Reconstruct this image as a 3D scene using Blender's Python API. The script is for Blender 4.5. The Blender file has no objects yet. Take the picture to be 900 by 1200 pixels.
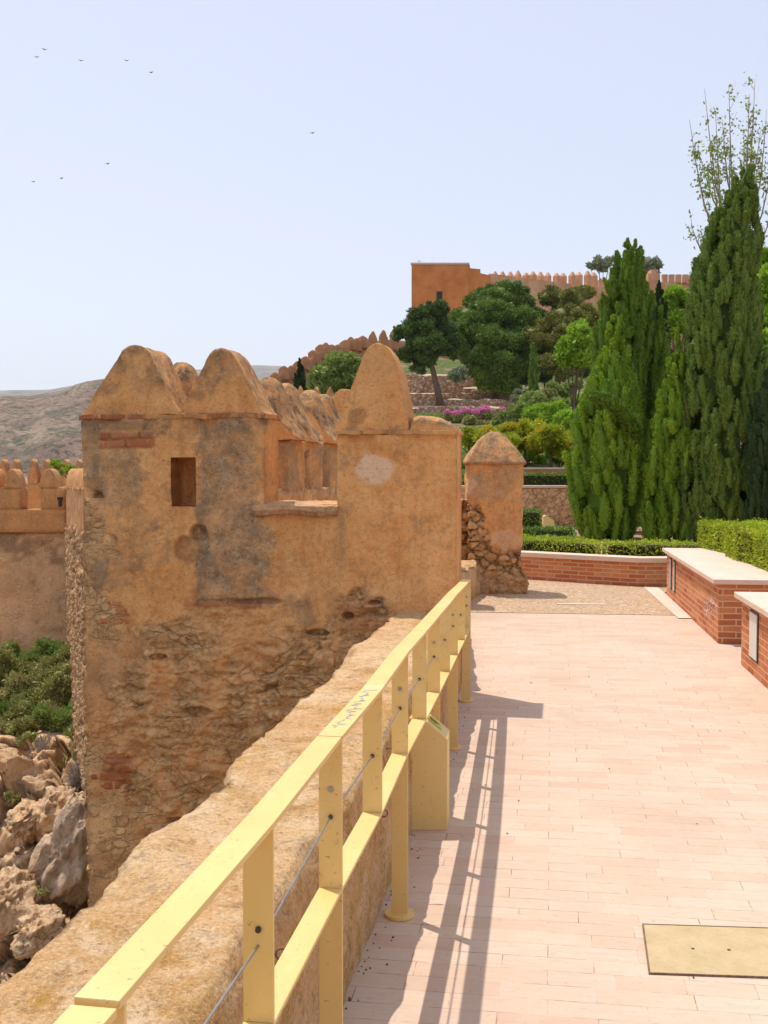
import bpy, math, random
import numpy as np
from mathutils import Vector
rng = np.random.default_rng(7); random.seed(7)
scene = bpy.context.scene
COL = scene.collection
# ------------------------------------------------------------------ survey
F = 1300.0; PITCH = math.atan(55 / F); EYE = 1.65
cp, sp = math.cos(PITCH), math.sin(PITCH)
def at(px, py, D):
    """world point seen at photo pixel (900x1200) at forward distance D"""
    u = (px - 450) / F; v = (600 - py) / F
    d = (u, cp + v * sp, -sp + v * cp)
    t = D / d[1]
    return (d[0] * t, D, EYE + d[2] * t)
def X(px, D): return (px - 450) / F * D
def Z(py, D): return at(450, py, D)[2]
def topx(P):
    P = np.asarray(P); x = P[:, 0]; y = np.maximum(P[:, 1], .05); z = P[:, 2] - EYE
    f = y * cp - z * sp; u = y * sp + z * cp
    return 450 + F * x / f, 600 - F * u / f
# ------------------------------------------------------------------ noise
def _h(ix, iy, iz, s=0):
    n = (ix * 374761393 + iy * 668265263 + iz * 2147483647 + s * 1274126177) & 0xffffffff
    n = ((n ^ (n >> 13)) * 1274126177) & 0xffffffff
    n = ((n ^ (n >> 16)) * 2246822519) & 0xffffffff
    n = n ^ (n >> 15)
    return (n & 0xffffff) / float(0xffffff)
def vnoise(P, s=0):
    P = np.asarray(P, float); I = np.floor(P).astype(np.int64); f = P - I; f = f * f * (3 - 2 * f)
    r = 0
    for dx in (0, 1):
        wx = f[:, 0] if dx else 1 - f[:, 0]
        for dy in (0, 1):
            wy = f[:, 1] if dy else 1 - f[:, 1]
            for dz in (0, 1):
                wz = f[:, 2] if dz else 1 - f[:, 2]
                r = r + wx * wy * wz * _h(I[:, 0] + dx, I[:, 1] + dy, I[:, 2] + dz, s)
    return r * 2 - 1
def fbm(P, fr=1., oc=4, s=0):
    P = np.asarray(P, float) * fr; r = 0; a = .5
    for k in range(oc):
        r = r + a * vnoise(P + 17.3 * k, s + k); P = P * 2.03; a *= .5
    return r
def worley(P, fr=1., s=0):
    P = np.asarray(P, float) * fr; I = np.floor(P).astype(np.int64)
    f1 = np.full(len(P), 9.); f2 = np.full(len(P), 9.); cid = np.zeros(len(P))
    for dx in (-1, 0, 1):
        for dy in (-1, 0, 1):
            for dz in (-1, 0, 1):
                a, b, c = I[:, 0] + dx, I[:, 1] + dy, I[:, 2] + dz
                q = np.stack([a + _h(a, b, c, s), b + _h(a, b, c, s + 1), c + _h(a, b, c, s + 2)], 1)
                d = np.sqrt(((P - q) ** 2).sum(1))
                m = d < f1
                f2 = np.where(m, f1, np.minimum(f2, d)); cid = np.where(m, _h(a, b, c, s + 5), cid); f1 = np.where(m, d, f1)
    return f1, f2, cid
def facets(P, fr=1., s=0):
    """angular blocks: nearest cell offset plus a tilted plane per cell"""
    P = np.asarray(P, float) * fr; I = np.floor(P).astype(np.int64)
    f1 = np.full(len(P), 9.); f2 = np.full(len(P), 9.); cid = np.zeros(len(P)); dv = np.zeros_like(P)
    for dx in (-1, 0, 1):
        for dy in (-1, 0, 1):
            for dz in (-1, 0, 1):
                a, b, c = I[:, 0] + dx, I[:, 1] + dy, I[:, 2] + dz
                q = np.stack([a + _h(a, b, c, s), b + _h(a, b, c, s + 1), c + _h(a, b, c, s + 2)], 1); df = P - q
                d = np.abs(df).max(1) * .6 + np.sqrt((df ** 2).sum(1)) * .4; m = d < f1
                f2 = np.where(m, f1, np.minimum(f2, d)); cid = np.where(m, _h(a, b, c, s + 5), cid); dv = np.where(m[:, None], df, dv); f1 = np.where(m, d, f1)
    g = np.stack([np.cos(cid * 47), np.sin(cid * 47), np.cos(cid * 83)], 1)
    return cid, (dv * g).sum(1), f2 - f1
def sstep(a, b, x): t = np.clip((x - a) / (b - a), 0, 1); return t * t * (3 - 2 * t)
def vdisp(P, fr, amp, oc=3, s=0):
    return np.stack([fbm(P, fr, oc, s + 11), fbm(P, fr, oc, s + 37), fbm(P, fr, oc, s + 71)], 1) * amp
# ------------------------------------------------------------------ object helpers
def link(o, parent=None):
    COL.objects.link(o)
    if parent is not None: o.parent = parent
    return o
def tag(o, label=None, cat=None, group=None, kind=None):
    if label: o['label'] = label
    if cat: o['category'] = cat
    if group: o['group'] = group
    if kind: o['kind'] = kind
    return o
def empty(name, loc, label, cat, group=None):
    o = bpy.data.objects.new(name, None); o.location = loc; o.empty_display_size = .2
    link(o); return tag(o, label, cat, group)
def build(name, V, Fc, m, parent=None, smooth=False, attrs=None, uv=None):
    """one mesh object; V in world coordinates, moved into the parent's frame"""
    V = np.asarray(V, float)
    if parent is not None:
        base = np.array(parent.location)
        if parent.parent is not None: base = base + np.array(parent.parent.location)
        V = V - base
        org = np.zeros(3)
    else:
        org = np.array([V[:, 0].mean(), V[:, 1].mean(), V[:, 2].min()]); V = V - org
    me = bpy.data.meshes.new(name)
    if isinstance(Fc, np.ndarray):
        n, k = Fc.shape
        me.vertices.add(len(V)); me.vertices.foreach_set('co', V.astype(np.float32).ravel())
        me.loops.add(n * k); me.loops.foreach_set('vertex_index', Fc.astype(np.int32).ravel())
        me.polygons.add(n); me.polygons.foreach_set('loop_start', np.arange(0, n * k, k, dtype=np.int32))
        me.update(calc_edges=True)
    else:
        me.from_pydata([tuple(v) for v in V], [], [tuple(f) for f in Fc]); me.update()
    if smooth: me.polygons.foreach_set('use_smooth', np.ones(len(me.polygons), dtype=bool))
    if attrs:
        for k, a in attrs.items():
            a = np.asarray(a, np.float32)
            if a.ndim == 2:
                at_ = me.attributes.new(k, 'FLOAT_COLOR', 'POINT')
                if a.shape[1] == 3: a = np.concatenate([a, np.ones((len(a), 1), np.float32)], 1)
                at_.data.foreach_set('color', a.ravel())
            else:
                at_ = me.attributes.new(k, 'FLOAT', 'POINT'); at_.data.foreach_set('value', a)
    if uv is not None:
        l = me.uv_layers.new(name='UVMap'); l.data.foreach_set('uv', np.asarray(uv, np.float32).ravel())
    me.materials.append(m)
    o = bpy.data.objects.new(name, me); o.location = org
    return link(o, parent)
class MB:
    """collects simple solids into one mesh, with box-mapped UVs in metres"""
    def __init__(s): s.V = []; s.F = []; s.U = []
    def poly(s, pts, uvs=None):
        n = len(s.V); s.V += [tuple(p) for p in pts]; s.F.append(tuple(range(n, n + len(pts))))
        s.U += list(uvs) if uvs is not None else [(p[0] + p[1], p[2]) for p in pts]
    def box(s, c, d, ux=(1, 0, 0), uy=None, uz=(0, 0, 1)):
        ux = Vector(ux).normalized(); uz = Vector(uz)
        uy = Vector(uy).normalized() if uy is not None else uz.cross(ux).normalized()
        uz = ux.cross(uy).normalized(); c = Vector(c); hx, hy, hz = d[0] / 2, d[1] / 2, d[2] / 2
        def p(a, b, e): return c + ux * a * hx + uy * b * hy + uz * e * hz
        for f in [((-1,-1,-1),(1,-1,-1),(1,-1,1),(-1,-1,1)), ((1,1,-1),(-1,1,-1),(-1,1,1),(1,1,1)),
                  ((1,-1,-1),(1,1,-1),(1,1,1),(1,-1,1)), ((-1,1,-1),(-1,-1,-1),(-1,-1,1),(-1,1,1)),
                  ((-1,-1,1),(1,-1,1),(1,1,1),(-1,1,1)), ((-1,1,-1),(1,1,-1),(1,-1,-1),(-1,-1,-1))]:
            q = [p(*k) for k in f]
            n = (q[1] - q[0]).cross(q[2] - q[1])
            if abs(n.dot(uz)) > .7 * n.length: uvs = [((v - c).dot(ux), (v - c).dot(uy)) for v in q]
            elif abs(n.dot(uy)) > .7 * n.length: uvs = [((v - c).dot(ux), v.z) for v in q]
            else: uvs = [((v - c).dot(uy) + .12, v.z) for v in q]
            s.poly(q, uvs)
        return s
    def prism(s, pts, z0, z1):
        """plan polygon (ccw) extruded"""
        n = len(pts); acc = 0
        for i in range(n):
            a, b = pts[i], pts[(i + 1) % n]; L = math.dist(a, b)
            s.poly([(a[0], a[1], z0), (b[0], b[1], z0), (b[0], b[1], z1), (a[0], a[1], z1)], [(acc, z0), (acc + L, z0), (acc + L, z1), (acc, z1)]); acc += L
        s.poly([(p[0], p[1], z1) for p in pts], [(p[0], p[1]) for p in pts])
        s.poly([(p[0], p[1], z0) for p in reversed(pts)], [(p[0], p[1]) for p in reversed(pts)])
        return s
    def tube(s, pts, r, n=6):
        pts = [Vector(p) for p in pts]; rs = r if isinstance(r, (list, tuple)) else [r] * len(pts)
        b = len(s.V)
        for i, p in enumerate(pts):
            t = (pts[min(i + 1, len(pts) - 1)] - pts[max(i - 1, 0)]).normalized()
            a = t.cross(Vector((0, 0, 1)) if abs(t.z) < .9 else Vector((1, 0, 0))).normalized(); c = t.cross(a)
            for k in range(n):
                w = 2 * math.pi * k / n; s.V.append(tuple(p + (a * math.cos(w) + c * math.sin(w)) * rs[i]))
        def f(*ix):
            s.F.append(tuple(ix)); s.U += [(0, 0)] * len(ix)
        for i in range(len(pts) - 1):
            for k in range(n):
                k2 = (k + 1) % n; f(b + i * n + k, b + i * n + k2, b + (i + 1) * n + k2, b + (i + 1) * n + k)
        f(*[b + k for k in reversed(range(n))]); f(*[b + (len(pts) - 1) * n + k for k in range(n)])
        return s
    def disc(s, c, r, h, n=20, ax=(0, 0, 1)):
        c = Vector(c); ax = Vector(ax).normalized(); return s.tube([c, c + ax * h], r, n)
    def build(s, name, m, parent=None, smooth=False, bevel=0):
        o = build(name, s.V, s.F, m, parent, smooth, uv=s.U)
        if bevel:
            w = o.modifiers.new('weld', 'WELD'); w.merge_threshold = .0002
            b = o.modifiers.new('bevel', 'BEVEL'); b.width = bevel; b.segments = 2; b.limit_method = 'ANGLE'
        return o
def gridbox(nx, ny, nz):
    """unit box surface (0..1)^3 as welded quads"""
    idx = {}; V = []; Fc = []
    def v(i, j, k):
        key = (i, j, k)
        if key not in idx: idx[key] = len(V); V.append((i / nx, j / ny, k / nz))
        return idx[key]
    for i in range(nx):
        for j in range(ny):
            Fc.append((v(i,j,nz), v(i+1,j,nz), v(i+1,j+1,nz), v(i,j+1,nz)))
            Fc.append((v(i,j,0), v(i,j+1,0), v(i+1,j+1,0), v(i+1,j,0)))
    for i in range(nx):
        for k in range(nz):
            Fc.append((v(i,0,k), v(i+1,0,k), v(i+1,0,k+1), v(i,0,k+1)))
            Fc.append((v(i,ny,k), v(i,ny,k+1), v(i+1,ny,k+1), v(i+1,ny,k)))
    for j in range(ny):
        for k in range(nz):
            Fc.append((v(0,j,k), v(0,j,k+1), v(0,j+1,k+1), v(0,j+1,k)))
            Fc.append((v(nx,j,k), v(nx,j+1,k), v(nx,j+1,k+1), v(nx,j,k+1)))
    return np.array(V), np.array(Fc)
# ------------------------------------------------------------------ materials
def lin(r, g, b):
    f = lambda c: (c / 255 / 12.92) if c <= 10 else ((c / 255 + .055) / 1.055) ** 2.4
    return (f(r), f(g), f(b), 1)
class NM:
    def __init__(s, name, rough=.9, spec=.25):
        s.m = bpy.data.materials.new(name); s.m.use_nodes = True; s.t = s.m.node_tree; s.N = s.t.nodes; s.L = s.t.links
        s.b = s.N['Principled BSDF']; s.b.inputs['Roughness'].default_value = rough; s.b.inputs['Specular IOR Level'].default_value = spec
        s.co = None
    def n(s, ty, ins=None, **kw):
        o = s.N.new(ty)
        for k, v in kw.items(): setattr(o, k, v)
        for k, v in (ins or {}).items(): s.set(o.inputs[k], v)
        return o
    def set(s, sock, v):
        if isinstance(v, bpy.types.NodeSocket): s.L.new(v, sock)
        elif isinstance(v, (tuple, list)) and sock.type == 'RGBA' and len(v) == 3: sock.default_value = (*v, 1)
        else: sock.default_value = v
    def obj(s):
        if s.co is None: s.co = s.n('ShaderNodeTexCoord').outputs
        return s.co['Object']
    def noise(s, scale, detail=4, rough=.55, vec=None, stretch=None, dist=0):
        vec = vec or s.obj()
        if stretch: vec = s.n('ShaderNodeMapping', {'Vector': vec, 'Scale': stretch}).outputs[0]
        return s.n('ShaderNodeTexNoise', {'Vector': vec, 'Scale': scale, 'Detail': detail, 'Roughness': rough, 'Distortion': dist}).outputs['Fac']
    def ramp(s, fac, *stops):
        r = s.n('ShaderNodeValToRGB', {'Fac': fac}); e = r.color_ramp.elements
        while len(e) < len(stops): e.new(.5)
        for k, (p, c) in enumerate(stops): e[k].position = p; e[k].color = c if len(c) == 4 else (*c, 1)
        return r.outputs['Color']
    def rng(s, fac, a, b, c=0., d=1.):
        return s.n('ShaderNodeMapRange', {'Value': fac, 'From Min': a, 'From Max': b, 'To Min': c, 'To Max': d}).outputs[0]
    def mix(s, fac, a, b, mode='MIX'):
        o = s.n('ShaderNodeMix', data_type='RGBA', blend_type=mode); o.clamp_factor = True
        s.set(o.inputs[0], fac); s.set(o.inputs[6], a); s.set(o.inputs[7], b); return o.outputs[2]
    def math(s, op, a, b=0.):
        return s.n('ShaderNodeMath', {0: a, 1: b}, operation=op).outputs[0]
    def attr(s, name):
        return s.n('ShaderNodeAttribute', attribute_name=name)
    def bump(s, h, strength=.3, dist=.02, normal=None):
        o = s.n('ShaderNodeBump', {'Height': h, 'Strength': strength, 'Distance': dist})
        if normal is not None: s.L.new(normal, o.inputs['Normal'])
        return o.outputs[0]
    def out(s, color, normal=None, rough=None):
        s.set(s.b.inputs['Base Color'], color)
        if normal is not None: s.L.new(normal, s.b.inputs['Normal'])
        if rough is not None: s.set(s.b.inputs['Roughness'], rough)
        return s.m
def g(v): return (v, v, v, 1)

def mat_masonry(name, plaster_a, plaster_b, stone_a, stone_b, gscale=1.):
    m = NM(name, .93, .15)
    mk = m.n('ShaderNodeSeparateColor', {'Color': m.attr('mk').outputs['Color']}).outputs
    mk2 = m.n('ShaderNodeSeparateColor', {'Color': m.attr('mk2').outputs['Color']}).outputs
    cell = m.attr('cell').outputs['Fac']
    n1 = m.noise(1.6 * gscale, 6, .62); n2 = m.noise(9 * gscale, 6, .65); n3 = m.noise(60 * gscale, 3, .6); n4 = m.noise(170 * gscale, 2); nm = m.noise(5 * gscale, 8, .72)
    c = m.mix(m.rng(n1, .32, .68), plaster_a, plaster_b)
    c = m.mix(m.rng(n2, .42, .75, 0, .45), c, (plaster_b[0]*1.25, plaster_b[1]*1.3, plaster_b[2]*1.4, 1))
    c = m.mix(m.rng(nm, .52, .66, 0, .55), c, (.36, .205, .11, 1))
    stn = m.noise(2.2 * gscale, 5, .6, stretch=(3.2, 3.2, .45))
    c = m.mix(m.rng(stn, .5, .72, 0, .45), c, (plaster_a[0]*.55, plaster_a[1]*.5, plaster_a[2]*.5, 1))
    # rubble stones: own tone per stone
    st = m.mix(cell, stone_a, stone_b)
    st = m.mix(m.rng(n2, .40, .7, 0, .6), st, (stone_b[0]*1.1, stone_b[1]*1.12, stone_b[2]*1.2, 1))
    c = m.mix(mk[2], c, st)
    # grey cement render
    gr = m.mix(m.rng(n2, .36, .62), (.27, .175, .10, 1), (.52, .345, .2, 1))
    gr = m.mix(m.rng(n3, .52, .68, 0, .55), gr, (.13, .10, .07, 1))
    c = m.mix(m.math('MULTIPLY', mk[0], m.rng(nm, .36, .58, .35, .95)), c, gr)
    # exposed brick
    br = m.mix(cell, (.46, .145, .06, 1), (.56, .23, .11, 1)); c = m.mix(mk[1], c, br)
    c = m.mix(mk2[0], c, (.86, .57, .36, 1))                      # pale lime patch, and paler tone for walls shown sunlit
    lich = m.mix(m.rng(n3, .4, .6), (.13, .095, .06, 1), (.30, .215, .13, 1))
    c = m.mix(m.math('MULTIPLY', mk2[1], m.rng(n2, .35, .62)), c, lich)   # lichen and soot on weathered tops
    c = m.mix(m.math('MULTIPLY', mk2[2], .8), c, (.16, .09, .045, 1))    # dark joints; in holes and slots the shade is painted in
    c = m.mix(m.rng(n3, .56, .72, 0, .5), c, (.24, .13, .065, 1))
    n5 = m.noise(28 * gscale, 6, .75)
    c = m.mix(m.rng(n5, .52, .62, 0, .5), c, m.mix(.5, c, (.26, .12, .05, 1)))
    c = m.mix(m.rng(n5, .44, .36, 0, .4), c, (.86, .56, .30, 1))
    wv = m.n('ShaderNodeTexNoise', {'Vector': m.obj(), 'Scale': 5. * gscale, 'Detail': 3.})
    vv = m.n('ShaderNodeVectorMath', {0: m.obj(), 1: m.n('ShaderNodeVectorMath', {0: wv.outputs['Color'], 'Scale': .16 / gscale}, operation='SCALE').outputs[0]}, operation='ADD').outputs[0]
    vm = m.n('ShaderNodeMapping', {'Vector': vv, 'Scale': (1, 1, 1.9)}).outputs[0]
    ve = m.n('ShaderNodeTexVoronoi', {'Vector': vm, 'Scale': 9.5 * gscale}, feature='DISTANCE_TO_EDGE').outputs['Distance']
    vc = m.n('ShaderNodeSeparateColor', {'Color': m.n('ShaderNodeTexVoronoi', {'Vector': vm, 'Scale': 9.5 * gscale}).outputs['Color']}).outputs[0]
    rubm = m.math('MULTIPLY', mk[2], m.rng(m.noise(3.6 * gscale, 6, .75), .44, .56))
    c = m.mix(m.math('MULTIPLY', rubm, .55), c, m.mix(vc, (.50, .25, .10, 1), (.95, .62, .30, 1)))
    c = m.mix(m.math('MULTIPLY', rubm, m.rng(ve, 0, .055, .4, 0)), c, (.22, .11, .05, 1))
    hgt = m.math('MULTIPLY', rubm, m.rng(ve, 0, .14))
    ck = m.math('ABSOLUTE', m.math('SUBTRACT', m.noise(1.5 * gscale, 6, .62), .5)); ckm = m.math('MULTIPLY', m.rng(ck, .0018, .0048, .7, 0), m.rng(m.noise(1.1 * gscale, 3), .5, .6)); ckm = m.math('MULTIPLY', ckm, m.rng(mk[2], 0, .5, .8, 0))
    c = m.mix(ckm, c, (.15, .075, .035, 1))
    nb = m.bump(n2, .5, .03); nb = m.bump(hgt, .8, .03, nb); nb = m.bump(n5, .75, .014, nb); nb = m.bump(n3, .7, .008, nb); nb = m.bump(n4, .4, .003, nb)
    return m.out(c, nb)
PL_A, PL_B = (.73, .315, .10, 1), (.86, .465, .185, 1)
ST_A, ST_B = (.68, .35, .14, 1), (.88, .54, .25, 1)
M = {}
M['masonry'] = mat_masonry('old_plaster_masonry', PL_A, PL_B, ST_A, ST_B)
M['far_masonry'] = mat_masonry('curtain_masonry', (.54, .25, .09, 1), (.66, .34, .14, 1), (.44, .26, .12, 1), (.70, .48, .27, 1), .5)

def mat_parapet():
    m = NM('parapet_stone', .95, .12)
    n1 = m.noise(1.5, 6, .6); n2 = m.noise(7, 7, .7); n3 = m.noise(45, 4, .65); n4 = m.noise(160, 2)
    c = m.mix(m.rng(n1, .35, .65), (.70, .385, .15, 1), (.86, .56, .29, 1))
    c = m.mix(m.rng(n2, .45, .66, 0, .75), c, (.90, .66, .42, 1))
    c = m.mix(m.rng(m.noise(2.6, 8, .78, dist=.6), .5, .62, 0, .85), c, (.56, .29, .065, 1))
    c = m.mix(m.rng(m.noise(9, 8, .8), .54, .64, 0, .6), c, (.33, .22, .13, 1))
    c = m.mix(m.rng(n3, .55, .72, 0, .6), c, (.22, .13, .075, 1))
    n5 = m.noise(95, 5, .75); c = m.mix(m.rng(n5, .54, .64, 0, .65), c, (.36, .20, .09, 1)); c = m.mix(m.rng(n5, .45, .36, 0, .6), c, (.95, .76, .54, 1))
    n6 = m.noise(22, 7, .78); c = m.mix(m.rng(n6, .56, .64, 0, .5), c, (.33, .17, .07, 1))
    nb = m.bump(n2, .8, .05); nb = m.bump(n6, .7, .02, nb); nb = m.bump(n3, .9, .012, nb); nb = m.bump(n5, .9, .006, nb)
    return m.out(c, nb)
M['parapet'] = mat_parapet()
def mat_paving():
    m = NM('travertine_paving', .8, .25)
    map_ = m.n('ShaderNodeMapping', {'Vector': m.obj(), 'Rotation': (0, 0, math.radians(8.6))})
    warp = m.n('ShaderNodeTexNoise', {'Vector': map_.outputs[0], 'Scale': 1.3, 'Detail': 2})
    v = m.n('ShaderNodeVectorMath', {0: map_.outputs[0], 1: m.n('ShaderNodeVectorMath', {0: warp.outputs['Color'], 'Scale': .006}, operation='SCALE').outputs[0]}, operation='ADD').outputs[0]
    def bt(mort, ms):
        b = m.n('ShaderNodeTexBrick', {'Vector': v, 'Color1': g(0), 'Color2': g(1), 'Mortar': g(.5), 'Scale': 1., 'Mortar Size': mort, 'Mortar Smooth': ms, 'Bias': 0., 'Brick Width': .3, 'Row Height': .1})
        b.offset = .5; b.offset_frequency = 2; b.squash = .72; b.squash_frequency = 5; return b
    b = bt(.0022, .3)
    per = b.outputs['Color']; mort = b.outputs['Fac']
    veins = m.noise(9, 6, .65, vec=v, stretch=(1, 6, 1)); fine = m.noise(70, 3, .6, vec=v); big = m.noise(.55, 4, .6, vec=v); mid = m.noise(3.2, 5, .65, vec=v)
    c = m.ramp(per, (0, (.585, .405, .30, 1)), (.3, (.61, .465, .35, 1)), (.7, (.63, .495, .385, 1)), (1, (.61, .435, .315, 1)))
    c = m.mix(m.rng(veins, .42, .68, 0, .5), c, (.61, .39, .24, 1))
    c = m.mix(m.rng(mid, .48, .68, 0, .5), c, (.72, .53, .39, 1))
    c = m.mix(m.rng(big, .48, .66, 0, .4), c, (.54, .37, .27, 1))
    c = m.mix(m.rng(fine, .62, .76, 0, .35), c, (.30, .2, .14, 1))
    wear = m.rng(m.noise(5., 5, .7, vec=v), .44, .62, .08, 1.)
    c = m.mix(m.math('MULTIPLY', mort, wear), c, (.27, .17, .115, 1))
    c = m.mix(m.rng(m.noise(26, 6, .75, vec=v), .58, .68, 0, .45), c, (.42, .27, .19, 1))
    c = m.mix(m.rng(m.noise(1.1, 7, .7, vec=v, dist=.8), .55, .66, 0, .3), c, (.45, .32, .24, 1))
    nb = m.bump(mort, -.35, .004); nb = m.bump(fine, .2, .003, nb)
    return m.out(c, nb, m.rng(veins, .3, .7, .7, .9))
M['paving'] = mat_paving()
def mat_gravel():
    m = NM('set_pebbles', .9, .2)
    v = m.n('ShaderNodeTexVoronoi', {'Vector': m.obj(), 'Scale': 36.}); ed = m.n('ShaderNodeTexVoronoi', {'Vector': m.obj(), 'Scale': 36.}, feature='DISTANCE_TO_EDGE')
    sc = m.n('ShaderNodeSeparateColor', {'Color': v.outputs['Color']}).outputs
    c = m.ramp(sc[0], (0, (.48, .29, .16, 1)), (.4, (.68, .45, .27, 1)), (.8, (.80, .57, .37, 1)), (1, (.88, .70, .5, 1)))
    c = m.mix(m.rng(m.noise(1.2, 4), .4, .7, 0, .4), c, (.5, .36, .24, 1))
    c = m.mix(m.rng(ed.outputs['Distance'], .0, .16, .5, 0), c, (.42, .29, .18, 1))
    return m.out(c, m.bump(m.rng(ed.outputs['Distance'], 0, .3), .8, .015))
M['gravel'] = mat_gravel()
def mat_simple(name, a, b, scale=6, rough=.85, spec=.25, bstr=.2, bdist=.01, metallic=0, detail=5):
    m = NM(name, rough, spec); n = m.noise(scale, detail, .6); n2 = m.noise(scale * 9, 3, .6)
    c = m.mix(m.rng(n, .35, .65), a, b); c = m.mix(m.rng(n2, .5, .75, 0, .3), c, (a[0]*.6, a[1]*.6, a[2]*.6, 1))
    m.b.inputs['Metallic'].default_value = metallic
    return m.out(c, m.bump(n2, bstr, bdist))
def mat_paint():
    m = NM('yellow_paint', .45, 1.0)
    n = m.noise(3, 5, .6); s = m.noise(38, 4, .7); d = m.noise(7, 6, .7, stretch=(1, 1, .35))
    c = m.mix(m.rng(n, .3, .7), (.76, .50, .15, 1), (.80, .55, .19, 1))
    c = m.mix(m.rng(d, .55, .75, 0, .3), c, (.62, .40, .12, 1))
    c = m.mix(m.rng(m.noise(1.7, 7, .75, dist=1.), .54, .64, 0, .35), c, (.86, .68, .36, 1))
    c = m.mix(m.rng(m.noise(70, 3, .6), .66, .7, 0, .7), c, (.26, .16, .08, 1))
    c = m.mix(m.rng(s, .62, .72, 0, .4), c, (.35, .25, .12, 1))
    return m.out(c, m.bump(s, .06, .002), m.rng(n, .3, .7, .42, .6))
M['paint'] = mat_paint()
M['steel'] = mat_simple('cable_steel', (.30, .28, .25, 1), (.42, .40, .37, 1), 20, .45, .5, .1, .002, .8)
M['rust'] = mat_simple('rusty_iron', (.16, .09, .05, 1), (.28, .18, .11, 1), 60, .7, .4, .3, .002, .3)
M['slab'] = mat_simple('limestone_slab', (.72, .52, .40, 1), (.78, .60, .48, 1), 3, .75, .25, .15, .003)
M['hatch'] = mat_simple('hatch_resin', (.50, .37, .19, 1), (.58, .43, .24, 1), 9, .7, .3, .3, .002)
M['dark_metal'] = mat_simple('dark_steel', (.06, .055, .05, 1), (.11, .10, .09, 1), 20, .5, .5, .1, .002, .6)
M['frost'] = mat_simple('frosted_glass', (.60, .60, .56, 1), (.68, .68, .63, 1), 2, .25, .5, .02, .001)
M['cream'] = mat_simple('cream_paint', (.70, .52, .20, 1), (.75, .58, .25, 1), 4, .6, .3, .05, .001)
M['label'] = mat_simple('green_yellow_film', (.55, .55, .03, 1), (.62, .60, .06, 1), 50, .4, .4, .02, .001)
M['ink'] = mat_simple('dark_print', (.03, .03, .03, 1), (.05, .05, .05, 1), 50, .5)
M['chalk'] = mat_simple('white_scrawl', (.62, .50, .46, 1), (.72, .62, .58, 1), 30, .9)
M['blue_ink'] = mat_simple('blue_scrawl', (.42, .50, .52, 1), (.50, .56, .55, 1), 60, .8)
M['bark'] = mat_simple('tree_bark', (.14, .095, .065, 1), (.24, .17, .12, 1), 9, .95, .1, .8, .03)
M['twig'] = mat_simple('pale_twig', (.30, .25, .20, 1), (.42, .36, .30, 1), 9, .9, .1, .3, .01)
M['earth'] = mat_simple('garden_earth', (.34, .2, .11, 1), (.46, .3, .18, 1), 1.2, .95, .1, .6, .04)
M['tread'] = mat_simple('sunlit_tread', (.50, .34, .22, 1), (.60, .44, .31, 1), .8, .95, .1, .6, .04)  # paler than the earth: sunlight on the terrace treads put into the colour
M['bird'] = mat_simple('bird_feather', (.05, .05, .055, 1), (.09, .09, .10, 1), 20, .8)
def mat_brick():
    m = NM('red_brickwork', .88, .2)
    uv = m.n('ShaderNodeTexCoord').outputs['UV']
    wv = m.n('ShaderNodeTexNoise', {'Vector': uv, 'Scale': 5., 'Detail': 2})
    v = m.n('ShaderNodeVectorMath', {0: uv, 1: m.n('ShaderNodeVectorMath', {0: wv.outputs['Color'], 'Scale': .008}, operation='SCALE').outputs[0]}, operation='ADD').outputs[0]
    b = m.n('ShaderNodeTexBrick', {'Vector': v, 'Color1': g(0), 'Color2': g(1), 'Mortar': g(.5), 'Scale': 1., 'Mortar Size': .006, 'Mortar Smooth': .2, 'Brick Width': .245, 'Row Height': .057})
    n = m.noise(14, 5, .65, vec=uv); n2 = m.noise(90, 3, vec=uv); n0 = m.noise(1.7, 5, .6, vec=uv)
    c = m.ramp(b.outputs['Color'], (0, (.42, .13, .055, 1)), (.5, (.56, .20, .075, 1)), (1, (.66, .29, .13, 1)))
    c = m.mix(m.rng(n, .4, .7, 0, .5), c, (.40, .11, .04, 1)); c = m.mix(m.rng(n0, .5, .72, 0, .35), c, (.72, .38, .22, 1))
    c = m.mix(b.outputs['Fac'], c, m.mix(n, (.52, .30, .18, 1), (.74, .52, .35, 1)))
    nb = m.bump(b.outputs['Fac'], -.8, .008); nb = m.bump(n2, .4, .003, nb)
    return m.out(c, nb)
M['brick'] = mat_brick()
def mat_leaf(name, a, b, c2=None, trans=.18, dead=0):
    m = NM(name, .62, .3)
    t = m.attr('tint').outputs['Fac']; n = m.noise(1.1, 3, .6)
    c = m.mix(t, a, b)
    if c2: c = m.mix(m.rng(n, .5, .66, 0, .9), c, c2)
    if dead: c = m.mix(m.rng(m.noise(1.7, 4, .65, stretch=(1, 1, .5)), .62, .70, 0, dead), c, (.22, .15, .07, 1))
    c = m.mix(m.rng(n, .3, .5, .25, 0), c, (a[0]*.8, a[1]*.8, a[2]*.8, 1))
    m.out(c)
    tr = m.n('ShaderNodeBsdfTranslucent', {'Color': c}); mx = m.n('ShaderNodeMixShader', {0: trans, 1: m.b.outputs[0], 2: tr.outputs[0]})
    m.L.new(mx.outputs[0], m.N['Material Output'].inputs['Surface'])
    return m.m
M['cyp_bright'] = mat_leaf('cypress_bright', (.13, .26, .02, 1), (.36, .52, .035, 1))
M['cyp_mid'] = mat_leaf('cypress_mid', (.10, .20, .02, 1), (.27, .41, .045, 1))
M['cyp_olive'] = mat_leaf('cypress_olive', (.11, .185, .03, 1), (.26, .38, .065, 1), dead=.3)
M['cyp_dark'] = mat_leaf('cypress_dark', (.03, .06, .018, 1), (.065, .12, .03, 1))
M['pine'] = mat_leaf('pine_needles', (.08, .15, .022, 1), (.26, .36, .05, 1), trans=.1)
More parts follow.
